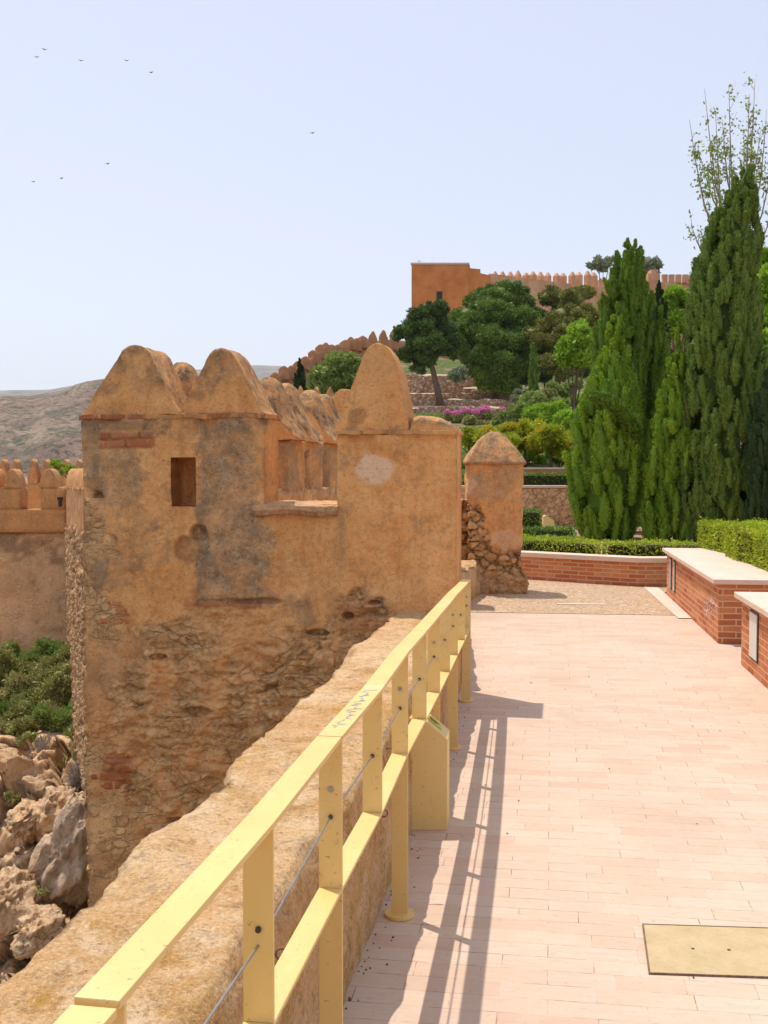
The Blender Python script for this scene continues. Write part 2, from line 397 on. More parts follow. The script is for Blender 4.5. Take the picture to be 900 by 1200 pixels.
M['pine_dark'] = mat_leaf('pine_needles_dark', (.05, .10, .022, 1), (.17, .25, .045, 1), trans=.1)
M['pine_brown'] = mat_leaf('pine_needles_ochre', (.15, .165, .03, 1), (.36, .34, .07, 1), trans=.1)
M['hedge'] = mat_leaf('clipped_hedge', (.25, .34, .015, 1), (.52, .60, .04, 1), trans=.3)
M['hedge_dark'] = mat_leaf('clipped_hedge_dark', (.09, .19, .02, 1), (.20, .33, .04, 1), trans=.25)
M['citrus'] = mat_leaf('citrus_leaves', (.28, .36, .02, 1), (.56, .56, .04, 1), (.62, .42, .04, 1), trans=.3)
M['lime'] = mat_leaf('bright_leaves', (.20, .36, .02, 1), (.40, .58, .05, 1), trans=.3)
M['mastic'] = mat_leaf('feathery_leaves', (.20, .27, .06, 1), (.38, .46, .12, 1), trans=.25)
M['silver'] = mat_leaf('silvery_leaves', (.18, .22, .12, 1), (.34, .38, .23, 1))
M['scrub'] = mat_leaf('scrub_leaves', (.21, .225, .065, 1), (.48, .47, .15, 1), (.44, .34, .17, 1))
M['pink'] = mat_leaf('pink_blossom', (.70, .16, .40, 1), (.85, .38, .60, 1), trans=.3)
M['dry'] = mat_leaf('dry_twigs', (.30, .25, .20, 1), (.45, .39, .33, 1), trans=.05)
def mat_rock():
    m = NM('cliff_rock', .92, .15)
    mk = m.n('ShaderNodeSeparateColor', {'Color': m.attr('mk').outputs['Color']}).outputs
    n1 = m.noise(.7, 7, .62); n2 = m.noise(4, 7, .7); n3 = m.noise(24, 5, .65)
    c = m.mix(m.rng(n1, .35, .65), (.62, .36, .18, 1), (.82, .57, .34, 1))
    c = m.mix(m.rng(n2, .45, .7, 0, .7), c, (.88, .66, .44, 1))
    c = m.mix(m.rng(m.noise(1.6, 6, .7), .55, .68, 0, .8), c, (.48, .24, .09, 1))
    gy = m.mix(m.rng(n2, .3, .7), (.46, .31, .19, 1), (.74, .54, .37, 1)); c = m.mix(mk[0], c, gy)
    c = m.mix(m.math('MULTIPLY', mk[1], .9), c, (.12, .08, .05, 1))
    c = m.mix(m.rng(n3, .55, .72, 0, .4), c, (.2, .13, .08, 1))
    nb = m.bump(n1, .6, .3); nb = m.bump(n2, .9, .09, nb); nb = m.bump(n3, .7, .02, nb)
    return m.out(c, nb)
M['rock'] = mat_rock()
def mat_terrain():
    m = NM('hill_terrain', .95, .1)
    mk = m.n('ShaderNodeSeparateColor', {'Color': m.attr('mk').outputs['Color']}).outputs
    n0 = m.noise(.0045, 8, .65); n1 = m.noise(.02, 8, .7); n2 = m.noise(.09, 7, .75); n3 = m.noise(.35, 4, .6)
    c = m.mix(m.rng(n0, .42, .58), (.26, .16, .115, 1), (.36, .28, .20, 1))
    c = m.mix(m.rng(n1, .45, .56, 0, .9), c, (.21, .135, .105, 1))
    c = m.mix(m.rng(m.noise(.013, 9, .75, dist=.8), .55, .62, 0, .8), c, (.50, .37, .25, 1))
    c = m.mix(m.rng(n2, .49, .58, 0, .85), c, (.12, .115, .075, 1))
    c = m.mix(m.rng(n3, .52, .6, 0, .75), c, (.07, .075, .045, 1))
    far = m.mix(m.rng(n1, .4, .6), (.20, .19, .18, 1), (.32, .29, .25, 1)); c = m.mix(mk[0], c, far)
    near = m.mix(m.rng(n3, .42, .52), (.30, .20, .12, 1), (.12, .15, .045, 1)); c = m.mix(mk[1], c, near)
    nb = m.bump(n1, .8, 9); nb = m.bump(n2, .8, 2.0, nb)
    return m.out(c, nb)
M['terrain'] = mat_terrain()
def mat_terr_wall():
    m = NM('dry_stone', .93, .15)
    v = m.n('ShaderNodeTexVoronoi', {'Vector': m.obj(), 'Scale': 4.5}); ed = m.n('ShaderNodeTexVoronoi', {'Vector': m.obj(), 'Scale': 4.5}, feature='DISTANCE_TO_EDGE')
    sc = m.n('ShaderNodeSeparateColor', {'Color': v.outputs['Color']}).outputs
    c = m.ramp(sc[0], (0, (.34, .19, .11, 1)), (.5, (.50, .32, .2, 1)), (1, (.66, .50, .36, 1)))
    c = m.mix(m.rng(ed.outputs['Distance'], 0, .12, .8, 0), c, (.2, .12, .075, 1))
    return m.out(c, m.bump(m.rng(ed.outputs['Distance'], 0, .25), 1, .05))
M['drystone'] = mat_terr_wall()
M['castle'] = mat_simple('castle_brick', (.62, .205, .06, 1), (.80, .30, .10, 1), .6, .9, .15, .3, .03)
M['castle_old'] = mat_simple('castle_rammed_earth', (.46, .21, .10, 1), (.58, .30, .15, 1), .4, .92, .12, .6, .1)
M['castle_wall'] = mat_simple('castle_render', (.60, .29, .15, 1), (.80, .46, .28, 1), .45, .9, .15, .4, .05)
# ------------------------------------------------------------------ polylines
def poly_at(pl, D):
    d = [p[0] for p in pl]; x = [p[1] for p in pl]; return np.interp(D, d, x)
PAR = [(-6, -1.95), (0, -.78), (1, -.555), (2, -.355), (2.6, -.258), (3.4, -.117), (4.11, 0), (7.74, .518)]   # parapet inner foot (D, X)
FEN = [(.1, -.59), (.75, -.475), (1.4, -.361), (2.08, -.239), (2.755, -.134), (3.34, -.035), (4.0, .058), (4.6, .148), (5.2, .235), (5.8, .318), (6.4, .399), (7.05, .488), (7.7, .5745)]
# ------------------------------------------------------------------ ground surfaces
def terrain():
    nr, na = 560, 560
    r = np.geomspace(2.5, 4200, nr)
    a1 = np.linspace(-.42, .40, 400); a = np.concatenate([np.linspace(-math.pi, -.42, 80, endpoint=False), a1, np.linspace(.40, math.pi, 80)[1:]])
    R, A = np.meshgrid(r, a, indexing='ij'); x = R * np.sin(A); y = R * np.cos(A)
    D = np.maximum(y, R * .3); px = 450 + F * np.clip(x / D, -3, 3)
    P2 = np.stack([x.ravel(), y.ravel(), np.zeros(x.size)], 1)
    def s(f, oc, sd): return fbm(P2, f, oc, sd).reshape(x.shape)
    # castle hill in front and to the right
    hp = [(0, -3), (20, -3), (25, -.35), (30, -.05), (34, .95), (45, 1.5), (60, 3.9), (74, 4.7), (79, 5.0), (104, 8.9), (130, 14.0), (150, 16), (190, 20), (240, 18), (400, -30), (900, -60), (6000, -60)]
    castle = np.interp(D, [p[0] for p in hp], [p[1] for p in hp]) + s(.12, 4, 3) * np.clip((D - 104) / 30, .12, 1) * 1.6
    mask = sstep(335, 385, px) * np.where(y > 0, 1, 0)
    mask = np.where((y <= 22) & (x > -1), 1, mask)
    # far country
    rp = [(-3000, 455), (-400, 462), (0, 460), (40, 459), (75, 452), (105, 444), (160, 437), (300, 432), (420, 436), (700, 450), (4000, 450)]
    ry1 = np.interp(px, [-3000, 40, 75, 90, 105, 160, 300, 500, 4000], [510, 463, 457, 450, 446, 440, 472, 500, 500])
    ry2 = np.interp(px, [-3000, -200, 0, 60, 160, 300, 330, 360, 4000], [470, 463, 458, 457, 440, 429, 430, 436, 440])
    z1 = (545 - ry1) * 800 / F; z2 = (545 - ry2) * 2300 / F
    v = np.interp(D, [0, 12, 40, 90, 170, 240], [-12, -11, -14, -30, -32, -22])
    h1 = np.where(D < 800, v + (z1 - v) * sstep(200, 800, D), z1 - (z1 + 40) * sstep(830, 1500, D))
    rdg = 1 - np.abs(fbm(P2 * [1.6, .7, 1], .011, 5, 31)).reshape(x.shape) * 4
    h1 = h1 + (s(.006, 6, 9) * 20 + rdg * 5 - 6 + s(.03, 5, 12) * 7) * sstep(120, 400, D) * (1 - sstep(600, 790, D) * .9)
    h2 = -50 + (z2 + 50) * sstep(1500, 2300, D); h2 = np.where(D > 2300, z2, h2) + s(.002, 5, 21) * 40 * sstep(1300, 1700, D) * (1 - .9 * sstep(1900, 2300, D)) * (D < 2500)
    far = np.maximum(h1, h2)
    z = far * (1 - mask) + np.maximum(castle, np.where(D > 420, far, -99)) * mask
    V = np.stack([x, y, z], -1).reshape(-1, 3)
    nc = len(a); i, j = np.meshgrid(np.arange(nr - 1), np.arange(nc - 1), indexing='ij')
    q = (i * nc + j).ravel(); Fc = np.stack([q, q + nc, q + nc + 1, q + 1], 1)[:, ::-1]
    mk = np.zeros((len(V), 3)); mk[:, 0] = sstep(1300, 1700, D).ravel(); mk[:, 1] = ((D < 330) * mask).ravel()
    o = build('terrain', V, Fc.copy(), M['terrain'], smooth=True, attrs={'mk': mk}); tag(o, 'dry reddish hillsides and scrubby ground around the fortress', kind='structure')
terrain()
def sheet(name, pts, z, mat, label):
    mb = MB(); mb.poly([(p[0], p[1], z) for p in pts], [(p[0], p[1]) for p in pts]); o = mb.build(name, mat); tag(o, label, kind='structure'); return o
inner = [(poly_at(PAR, d) - .12, d) for d in (-6, 0, 1, 2, 2.6, 3.4, 4.11, 7.74)]
sheet('ground', [(-.3 - 1.6, -6.0), (14, -6), (22, 10), (24, 31), (-4.5, 31), (-1.5, 13), (.3, 8), *[(p[0] - .05, p[1]) for p in inner[::-1][:-1]]], -.006, M['earth'], 'bare garden earth beside the walkway')
GR0 = 12.2
def walk(name, pts, z, mat, label):
    # slabs keep world-aligned pattern: origin at world zero
    mb = MB(); mb.poly([(p[0], p[1], z) for p in pts], [(p[0], p[1]) for p in pts]); me_o = mb.build(name, mat)
    loc = Vector(me_o.location)
    for v_ in me_o.data.vertices: v_.co += loc
    me_o.location = (0, 0, 0); tag(me_o, label, kind='structure'); return me_o
walk('path', inner + [(.62, 8.4), (.95, GR0 + .25), (3.32, GR0 - .1), (3.3, 9.6), (3.1, 8.9), (2.4, 5), (2.0, 0), (2.0, -6)], 0, M['paving'], 'walkway of narrow pinkish cream stone pavers')
walk('gravel_strip', [(.75, GR0 + .2), (3.36, GR0 - .1), (3.6, 14.2), (3.9, 14.95), (3.44, 15.0), (2.82, 15.4), (2.02, 16.0), (.6, 16.6)], .004, M['gravel'], 'strip of small set pebbles across the walkway')
walk('kerb_strip', [(3.16, GR0 - .35), (3.33, GR0 - .35), (3.68, 14.85), (3.5, 14.9)], .009, M['slab'], 'pale stone edging strip beside the low brick wall')
walk('stone_strip', [(2.05, 13.05), (2.62, 13.0), (2.62, 13.09), (2.05, 13.14)], .009, M['slab'], 'short pale stone strip set into the pebbles')
# ------------------------------------------------------------------ parapet along the walkway
def masonry_attrs(P, mk=None, mk2=None, cell=None):
    n = len(P)
    return {'mk': np.zeros((n, 3)) if mk is None else mk, 'mk2': np.zeros((n, 3)) if mk2 is None else mk2, 'cell': np.zeros(n) if cell is None else cell}
def parapet():
    V, Fc = gridbox(340, 18, 34)
    d = -3 + V[:, 0] * 10.9; h = np.interp(d, [0, 3, 8], [.6, .6, .615]); xin = poly_at(PAR, d)
    kk = V[:, 2]; zz = np.where(kk > .35, h * (kk - .35) / .65, -7 * np.clip(1 - kk / .35, 0, 1) ** 1.3)
    x = xin - (1 - V[:, 1]) * 0 - V[:, 1] * .5
    P = np.stack([x, d, zz], 1)
    # rounded, chipped arrises
    ex = np.minimum(V[:, 1], 1 - V[:, 1]) * .5
    rnd = np.clip(1 - ex / .045, 0, 1); chip = .5 + .8 * np.clip(fbm(P, 3.5, 4, 5) + .35, 0, 1.2)
    top = sstep(.9, 1, kk)
    P[:, 2] -= rnd ** 2 * .045 * chip * top
    side = np.where(V[:, 1] < .5, -1, 1)
    outer = V[:, 1] > .9
    P[:, 0] += side * top * rnd * .02 * chip
    jag = fbm(P, 2.3, 5, 8) * .12 + fbm(P, 9, 3, 81) * .04
    P[:, 0] += np.where(outer, jag, 0)
    P += vdisp(P, 6, .022, 4, 2) + vdisp(P, 25, .008, 2, 6)
    o = build('parapet_wall', P, Fc, M['parapet'], smooth=True)
    tag(o, 'low thick rough stone parapet wall running beside the yellow railing', 'wall')
parapet()
# ring bolts on the parapet
for (px, py, D) in ((325, 1118, 2.52), (453, 877, 4.25), (450, 953, 3.9)):
    xw = poly_at(PAR, D) + .012; zc = Z(py, D); mb = MB()
    mb.tube([(xw + .022 + .013 * math.cos(a), D, zc + .013 * math.sin(a)) for a in np.linspace(0, 2 * math.pi, 15)], .0028, 6)
    mb.tube([(xw - .03, D, zc), (xw + .01, D, zc)], .003, 6)
    o = mb.build('ring_bolt', M['rust'], smooth=True)
    tag(o, {325: 'rusty ring bolt in the parapet, nearest the camera', 453: 'upper rusty ring bolt in the parapet, left of the post beside the plaque box', 450: 'rusty ring bolt low on the parapet below the mid rail'}[px], 'ring bolt', 'ring bolts in the parapet face')
# ------------------------------------------------------------------ yellow railing
def railing():
    root = empty('railing', (0.058, 4.0, 0), 'yellow painted steel railing of flat bars running along the parapet', 'railing')
    topz = lambda d: float(np.interp(d, [0, 4, 5.2, 6.4, 7.7], [.974, .974, .948, .911, .853]))
    midz = lambda d: float(np.interp(d, [0, 2.755, 4, 5.2, 7.7], [.586, .586, .602, .58, .52]))
    W = .062
    def bar(pts, zf, w, t, name, gap=.004):
        mb = MB()
        cur = []
        for i in range(len(pts)):
            a = pts[max(i - 1, 0)]; b = pts[min(i + 1, len(pts) - 1)]
            tx, ty = b[1] - a[1], b[0] - a[0]; L = math.hypot(tx, ty); nx, ny = ty / L, -tx / L
            d, x = pts[i]; z = zf(d)
            cur.append([(x - nx * w / 2, d - ny * w / 2, z), (x + nx * w / 2, d + ny * w / 2, z), (x + nx * w / 2, d + ny * w / 2, z - t), (x - nx * w / 2, d - ny * w / 2, z - t)])
        for i in range(len(cur) - 1):
            for k in range(4): mb.poly([cur[i][k], cur[i][(k + 1) % 4], cur[i + 1][(k + 1) % 4], cur[i + 1][k]])
        mb.poly(cur[0][::-1]); mb.poly(cur[-1])
        return mb.build(name, M['paint'], root, bevel=.0015)
    seg = [(.1, 1.372), (1.38, 2.74), (2.748, 4.6), (4.608, 7.72)]
    rails = []
    for a, b in seg:
        ds = [a] + [p[0] for p in FEN if a + .05 < p[0] < b - .05] + [b]
        dz = -.006 if a < 1 else 0
        rails.append(bar([(d, float(poly_at(FEN, d))) for d in ds], (lambda d, dz=dz: topz(d) + dz), W, .012, 'top_rail'))
    longs = [(.75, 1), (1.4, 0), (2.08, 0), (2.755, 1), (3.34, 0), (4.0, 1), (4.6, 0), (5.2, 1), (5.8, 0), (6.4, 1), (7.05, 0), (7.7, 1)]
    mids = []
    for a, b in [(.1, .745), (.755, 2.75), (2.76, 3.995), (4.005, 5.195), (5.205, 6.395), (6.405, 7.695)]:
        ds = [a] + [p[0] for p in FEN if a + .05 < p[0] < b - .05] + [b]
        bar([(d, float(poly_at(FEN, d))) for d in ds], midz, W - .003, .01, 'mid_rail')
    for d, lg in longs:
        x = float(poly_at(FEN, d)); zt = topz(d) - .0125; zb = .012 if lg else midz(d) + .0005
        tx = poly_at(FEN, d + .3) - poly_at(FEN, d - .3); ang = math.atan2(tx, .6)
        mb = MB(); mb.box((x, d, (zt + zb) / 2), (W - .002, .008, zt - zb), ux=(math.cos(ang), -math.sin(ang), 0))
        p = mb.build('post' if lg else 'baluster', M['paint'], root, bevel=.001)
        if lg:
            mb = MB(); mb.disc((x, d, .0015), .055, .011, 26); mb.build('base_plate', M['paint'], p)
            mb = MB(); mb.disc((x, d - .004, .838 * topz(d) / .974), .0075, -.004, 12, ax=(0, 1, 0)); mb.build('bolt', M['steel'], p)
        mb = MB(); mb.disc((x, d - .004, .768 * topz(d) / .974), .006, -.007, 10, ax=(0, 1, 0)); mb.build('cable_eyelet', M['dark_metal'], p)
    mb = MB(); mb.tube([(float(poly_at(FEN, d)), d, (.768 if d > 2.7 else .735) * topz(d) / .974 - (.03 if d < 1 else 0)) for d in [p[0] for p in FEN]], .0028, 6)
    mb.build('cable', M['steel'], root, smooth=True)
    # faint blue scrawl and rub marks on the top rail
    mb = MB(); rr = random.Random(4); pts = []
    for k in range(60):
        d = 2.84 + k * .008; x = float(poly_at(FEN, d)) + rr.uniform(-.02, .02) * (1 if k % 11 < 7 else .2); pts.append((x, d + rr.uniform(-.01, .01), topz(d) + .0006))
    mb.tube(pts, .0011, 4)
    mb.build('scrawl', M['blue_ink'], rails[2])
railing()
def plaque_box():
    root = empty('plaque_box', (.17, 5.0, 0), 'yellow steel plaque box with slanted top sticking out beneath the railing', 'plaque box')
    prof = [(.045, .0), (.286, .0), (.286, .415), (.172, .512), (.045, .512)]
    mb = MB(); n = len(prof); y0, y1 = 4.95, 5.13; sh = .02
    fr = [(x, y0, z) for x, z in prof]; bk = [(x + sh, y1, z) for x, z in prof]
    mb.poly(fr); mb.poly(bk[::-1])
    for i in range(n): mb.poly([fr[i], bk[i], bk[(i + 1) % n], fr[(i + 1) % n]])
    mb.build('casing', M['paint'], root, bevel=.003)
    a, b, c = Vector(fr[2]), Vector(fr[3]), Vector(bk[3]); e1 = (b - a).normalized(); e2 = (c - b).normalized(); nn = e2.cross(e1).normalized()
    if nn.z < 0: nn = -nn
    cen = (Vector(fr[2]) + Vector(fr[3]) + Vector(bk[2]) + Vector(bk[3])) / 4 + nn * .003 + e1 * .012
    mb = MB(); mb.box(cen, (.085, .06, .003), ux=e1, uy=e2); s = mb.build('sign_plate', M['label'], root)
    mb = MB()
    for k in range(3): mb.box(cen + nn * .0025 + e2 * (.018 - .016 * k) + e1 * (.004 * k), (.06 - .012 * k, .004, .001), ux=e1, uy=e2)
    mb.build('lettering', M['ink'], s)
plaque_box()
# ------------------------------------------------------------------ hatch in the paving
def hatch():
    c = [at(757, 1093, 1)[:2]]
    def gp(px, py): D = EYE / ((py - 545) / F); return ((px - 450) / F * D, D)
    a = gp(757.5, 1093); b = gp(766, 1153); ux = Vector((math.cos(math.radians(8)), -math.sin(math.radians(8)) * .55, 0)).normalized()
    a = Vector((*a, 0)); b = Vector((*b, 0)); L = .62
    root = empty('floor_hatch', tuple((a + b) / 2 + ux * L / 2), 'ochre metal inspection hatch with dark rim set flush in the pavers', 'hatch')
    uy = (a - b); W = uy.length; uy.normalize()
    def quad(p0, lx, ly): return [p0, p0 + ux * lx, p0 + ux * lx + uy * ly, p0 + uy * ly]
    mb = MB(); z0 = Vector((0, 0, .004))
    for p0, lx, ly in ((b, L, .004), (b + uy * (W - .004), L, .004), (b + uy * .004, .005, W - .008), (b + uy * .004 + ux * (L - .005), .005, W - .008)):
        q = quad(p0, lx, ly); mb.prism([(v.x, v.y) for v in q], .0005, .007)
    mb.build('rim', M['rust'], root)
    q = quad(b + ux * .006 + uy * .005, L - .012, W - .010); mb = MB(); mb.prism([(v.x, v.y) for v in q], .0005, .0055); pl = mb.build('cover_plate', M['hatch'], root)
    for t in (.14, .26):
        c = b + ux * (t + .02) + uy * W * .5; mb = MB(); mb.disc((c.x, c.y, .0056), .006, .0012, 10); mb.build('lifting_hole', M['dark_metal'], pl)
hatch()
# ------------------------------------------------------------------ tower with merlons
RC = np.array([.503, 7.7]); LD = np.array([-math.cos(math.radians(9)), math.sin(math.radians(9))]); ND = np.array([-math.sin(math.radians(9)), -math.cos(math.radians(9))])
def on_front(px, py):
    """(u, z) on the tower's front face for a surveyed photo point"""
    r = np.array([(px - 450) / F, 1.0]); A = np.array([[r[0], -LD[0]], [r[1], -LD[1]]]); t, u = np.linalg.solve(A, RC)
    return u, Z(py, t)
def tower_masks(P):
    px, py = topx(P); n = fbm(P, 3.2, 5, 40); n2 = fbm(P, 9, 4, 44); n3 = fbm(P, 1.5, 4, 47)
    def blob(cx, cy, rx, ry, soft=.1, w=.5, w2=.25):
        d = np.sqrt(((px - cx) / rx) ** 2 + ((py - cy) / ry) ** 2) + n * w * 1.3 + n2 * w2 * 1.5; return 1 - sstep(1 - soft, 1 + soft, d)
    def rect(x0, x1, y0, y1, s=6, w=14):
        a = px + n * w * 1.6 + n2 * w * .5; b = py + n3 * w + n2 * w * .8
        return sstep(x0 - s, x0 + s, a) * (1 - sstep(x1 - s, x1 + s, a)) * sstep(y0 - s, y0 + s, b) * (1 - sstep(y1 - s, y1 + s, b))
    gray = np.maximum.reduce([rect(96, 183, 494, 505, 3, 5), rect(92, 124, 494, 640, 8, 14), rect(232, 302, 497, 620, 5, 9), blob(140, 560, 30, 40) * .75, blob(262, 640, 52, 60), rect(215, 302, 640, 706, 8, 20) * .9,  blob(255, 702, 62, 12) * .8, blob(118, 660, 16, 40)])
    gray *= 1 - rect(184, 230, 400, 720, 3, 5)
    brick = np.maximum.reduce([rect(118, 181, 507, 525, 2, 3), rect(106, 152, 884, 932, 2, 3), rect(106, 150, 697, 737, 3, 12) * .8, rect(215, 305, 703, 712, 2, 6) * .7, rect(398, 448, 702, 744, 3, 10) * .55])
    # rubble below a wandering line where the plaster has fallen
    line = np.interp(px, [90, 110, 160, 220, 300, 330, 370, 400, 420, 445, 470, 540], [705, 700, 735, 715, 712, 730, 748, 712, 706, 716, 740, 760])
    rub = sstep(-8, 8, py - line + n * 34 + n2 * 14)
    rub = np.maximum(rub, blob(424, 716, 26, 24) * .9)
    pale = np.maximum(blob(438, 551, 27, 21, .12, .45, .3), blob(250, 690, 12, 7) * .0)
    hole = np.maximum.reduce([blob(127, 634, 14, 9, .15), blob(130, 650, 13, 6, .15), blob(232, 625, 9, 9, .15), blob(222, 645, 24, 14, .2, .9, .6) * .6, blob(408, 722, 8, 5, .2), blob(372, 742, 16, 4, .2), blob(288, 480, 4, 4, .2) * 0, blob(115, 598, 6, 18, .2), blob(185, 770, 10, 3, .2), blob(440, 706, 10, 4, .2), blob(300, 705, 30, 3, .3) * .6, blob(195, 962, 22, 5, .2), blob(232, 834, 18, 6, .3) * .7])
    gray *= (1 - rub * .85)
    return px, py, n, n2, gray, brick, rub, pale, hole
BH, BW = .068, .22
def bricks_uv(u, z):
    row = np.floor(z / BH); off = (row % 2) * .5; col = np.floor(u / BW + off)
    fu = (u / BW + off) - col; fz = z / BH - row
    e = np.minimum(np.minimum(fu, 1 - fu) * BW, np.minimum(fz, 1 - fz) * BH)
    return sstep(.004, .010, e), _h(row.astype(np.int64), col.astype(np.int64), np.zeros(len(u), np.int64), 3)
def front_wall(root):
    res = .0098; u0, u1 = 0., on_front(97, 490)[0]; z0, z1 = -2.3, 2.0
    nu = int((u1 - u0) / res); nz = int((z1 - z0) / res)
    u = np.linspace(u0, u1, nu + 1); z = np.linspace(z0, z1, nz + 1)
    uc = (u[1:] + u[:-1]) / 2; zc = (z[1:] + z[:-1]) / 2; UC, ZC = np.meshgrid(uc, zc, indexing='ij')
    topl = np.interp(UC, [0, .87, .88, u1], [1.865, 1.865, 1.99, 1.99])
    occ = ZC < topl
    eu0, ez = on_front(396, 592); eu1, _ = on_front(310, 592); occ &= ~((UC > eu0) & (UC < eu1) & (ZC > ez))
    wu0, wzb = on_front(229, 593); wu1, wzt = on_front(201, 534)
    wtop = wzt - .015 + 0 * UC
    occ &= ~((UC > wu0) & (UC < wu1) & (ZC > wzb) & (ZC < wtop))
    T = .40
    Uf, Zf = np.meshgrid(u, z, indexing='ij'); n1 = (nu + 1) * (nz + 1)
    uu = Uf.ravel(); zz = Zf.ravel()
    Pf = np.stack([RC[0] + LD[0] * uu, RC[1] + LD[1] * uu, zz], 1)
    # batter: the foot swells outwards a little
    px, py, n, n2, gray, brick, rub, pale, hole = tower_masks(Pf)
    f1, f2, cid = worley(np.stack([uu, zz * 1.55, np.zeros_like(uu)], 1) + vdisp(Pf, 4, .10, 2, 3)[:, [0, 2, 1]] * [1, 1, 0], 6.2, 5)
    joint = (1 - sstep(.0, .13, f2 - f1)) * sstep(-.2, .25, fbm(Pf, 6, 3, 66) + .1)
    bm, bc = bricks_uv(uu + fbm(Pf, 6, 2, 5) * .02, zz + fbm(Pf, 5, 2, 6) * .02)
    d = n * .035 + n2 * .012 + fbm(Pf, 30, 2, 60) * .006
    zw = zz + fbm(Pf, 2.2, 4, 71) * .12; sr_ = (zw / .085) % 1; strata = sstep(0, .25, sr_) * (1 - sstep(.75, 1, sr_)) * sstep(-.1, .15, fbm(Pf, 2.5, 3, 55))
    stone = (1 - joint) * (.018 + .03 * (cid - .3) * (1 - f1))
    keep = sstep(-.15, .25, fbm(Pf, 2.2, 3, 91) + .12)     # some stones still wear their plaster
    rr = rub * (1 - brick) * (.2 + .8 * keep)
    d = d + rr * (stone - .028) + gray * .008 * (1 - rub) - hole * .05 + rub * (strata * .010 + fbm(Pf * [1, 1, 2.2], 9, 5, 88) * .04 + np.abs(fbm(Pf * [1, 1, 2.5], 4, 4, 90)) * -.03) - brick * .012 + brick * bm * .026 + pale * .006 + rub * fbm(Pf, 14, 4, 31) * .03
    Pf[:, 0] += ND[0] * d; Pf[:, 1] += ND[1] * d
    edge = (uu < .02); Pf += vdisp(Pf, 5, .012, 3, 9) * edge[:, None] * [1, 1, 0]
    Pb = np.stack([RC[0] + LD[0] * uu - ND[0] * T, RC[1] + LD[1] * uu - ND[1] * T, zz], 1)
    # splayed window: opening narrows towards the inside
    inw = (uu > wu0 - .03) & (uu < wu1 + .03) & (zz > wzb - .03) & (zz < wzt + .03)
    V = np.concatenate([Pf, Pb]); ids = np.arange(n1).reshape(nu + 1, nz + 1)
    I, J = np.nonzero(occ)
    a, b, c, e = ids[I, J], ids[I + 1, J], ids[I + 1, J + 1], ids[I, J + 1]
    Fs = [np.stack([b, a, e, c], 1), np.stack([a, b, c, e], 1) + n1]
    pad = np.pad(occ, 1)
    for di, dj in ((1, 0), (-1, 0), (0, 1), (0, -1)):
        nb = pad[1 + di:1 + di + nu, 1 + dj:1 + dj + nz]
        I, J = np.nonzero(occ & ~nb)
        if di == 1: p, q = ids[I + 1, J], ids[I + 1, J + 1]
        elif di == -1: p, q = ids[I, J + 1], ids[I, J]
        elif dj == 1: p, q = ids[I + 1, J + 1], ids[I, J + 1]
        else: p, q = ids[I, J], ids[I + 1, J]
        Fs.append(np.stack([q, p, p + n1, q + n1], 1))
    Fc = np.concatenate(Fs); used, inv = np.unique(Fc, return_inverse=True); Fc = inv.reshape(Fc.shape)
    z2 = np.zeros(n1)
    g1, g2, gid = worley(np.stack([uu, zz * 1.9, np.zeros_like(uu)], 1) + vdisp(Pf, 7, .07, 3, 23)[:, [0, 2, 1]] * [1, 1, 0], 11., 15)
    j2 = 1 - sstep(.02, .2, g2 - g1)
    cell = np.where(brick > .5, bc, .5 * cid + .5 * gid)
    def dup(x, back=0.): return np.concatenate([x, x * back])
    jj = np.clip(rr * joint * .45 + rub * j2 * .18 * sstep(-.1, .2, n2) + rub * (strata < .15) * sstep(.0, .15, fbm(Pf, 2.5, 3, 55)) * .35 + rub * sstep(.14, .3, -fbm(Pf * [1, 1, 2.2], 9, 5, 88)) * .35 + hole * .9 + brick * (1 - bm) * .35, 0, 1) * sstep(-.5, .3, n2 + .3)
    px_, py_ = topx(Pf); top = sstep(1.80, 1.99, zz) * (uu > .9) * .6 + np.exp(-((px_ - 399 - n * 12) / 7) ** 2) * sstep(585, 600, py_) * (1 - sstep(640, 690, py_)) * .6 + .5 * sstep(.1, .25, n2 + n * .5) * (1 - rub) * (uu > .9)
    mk = np.stack([dup(gray), dup(brick * bm), dup(rr)], 1)[used]; mk2 = np.stack([dup(pale), dup(top), dup(jj)], 1)[used]
    build('front_wall', V[used], Fc, M['masonry'], root, smooth=True, attrs={'mk': mk, 'mk2': mk2, 'cell': dup(cell)[used]})
    return dict(eu0=eu0, eu1=eu1, ez=ez, wu0=wu0, wu1=wu1, wzb=wzb, wzt=wzt, u1=u1)
def frame_pt(u, w, z, O=RC, L=LD, N=ND):
    """u along the wall, w depth inwards"""
    return np.stack([O[0] + L[0] * u - N[0] * w, O[1] + L[1] * u - N[1] * w, z + 0 * u], 1)
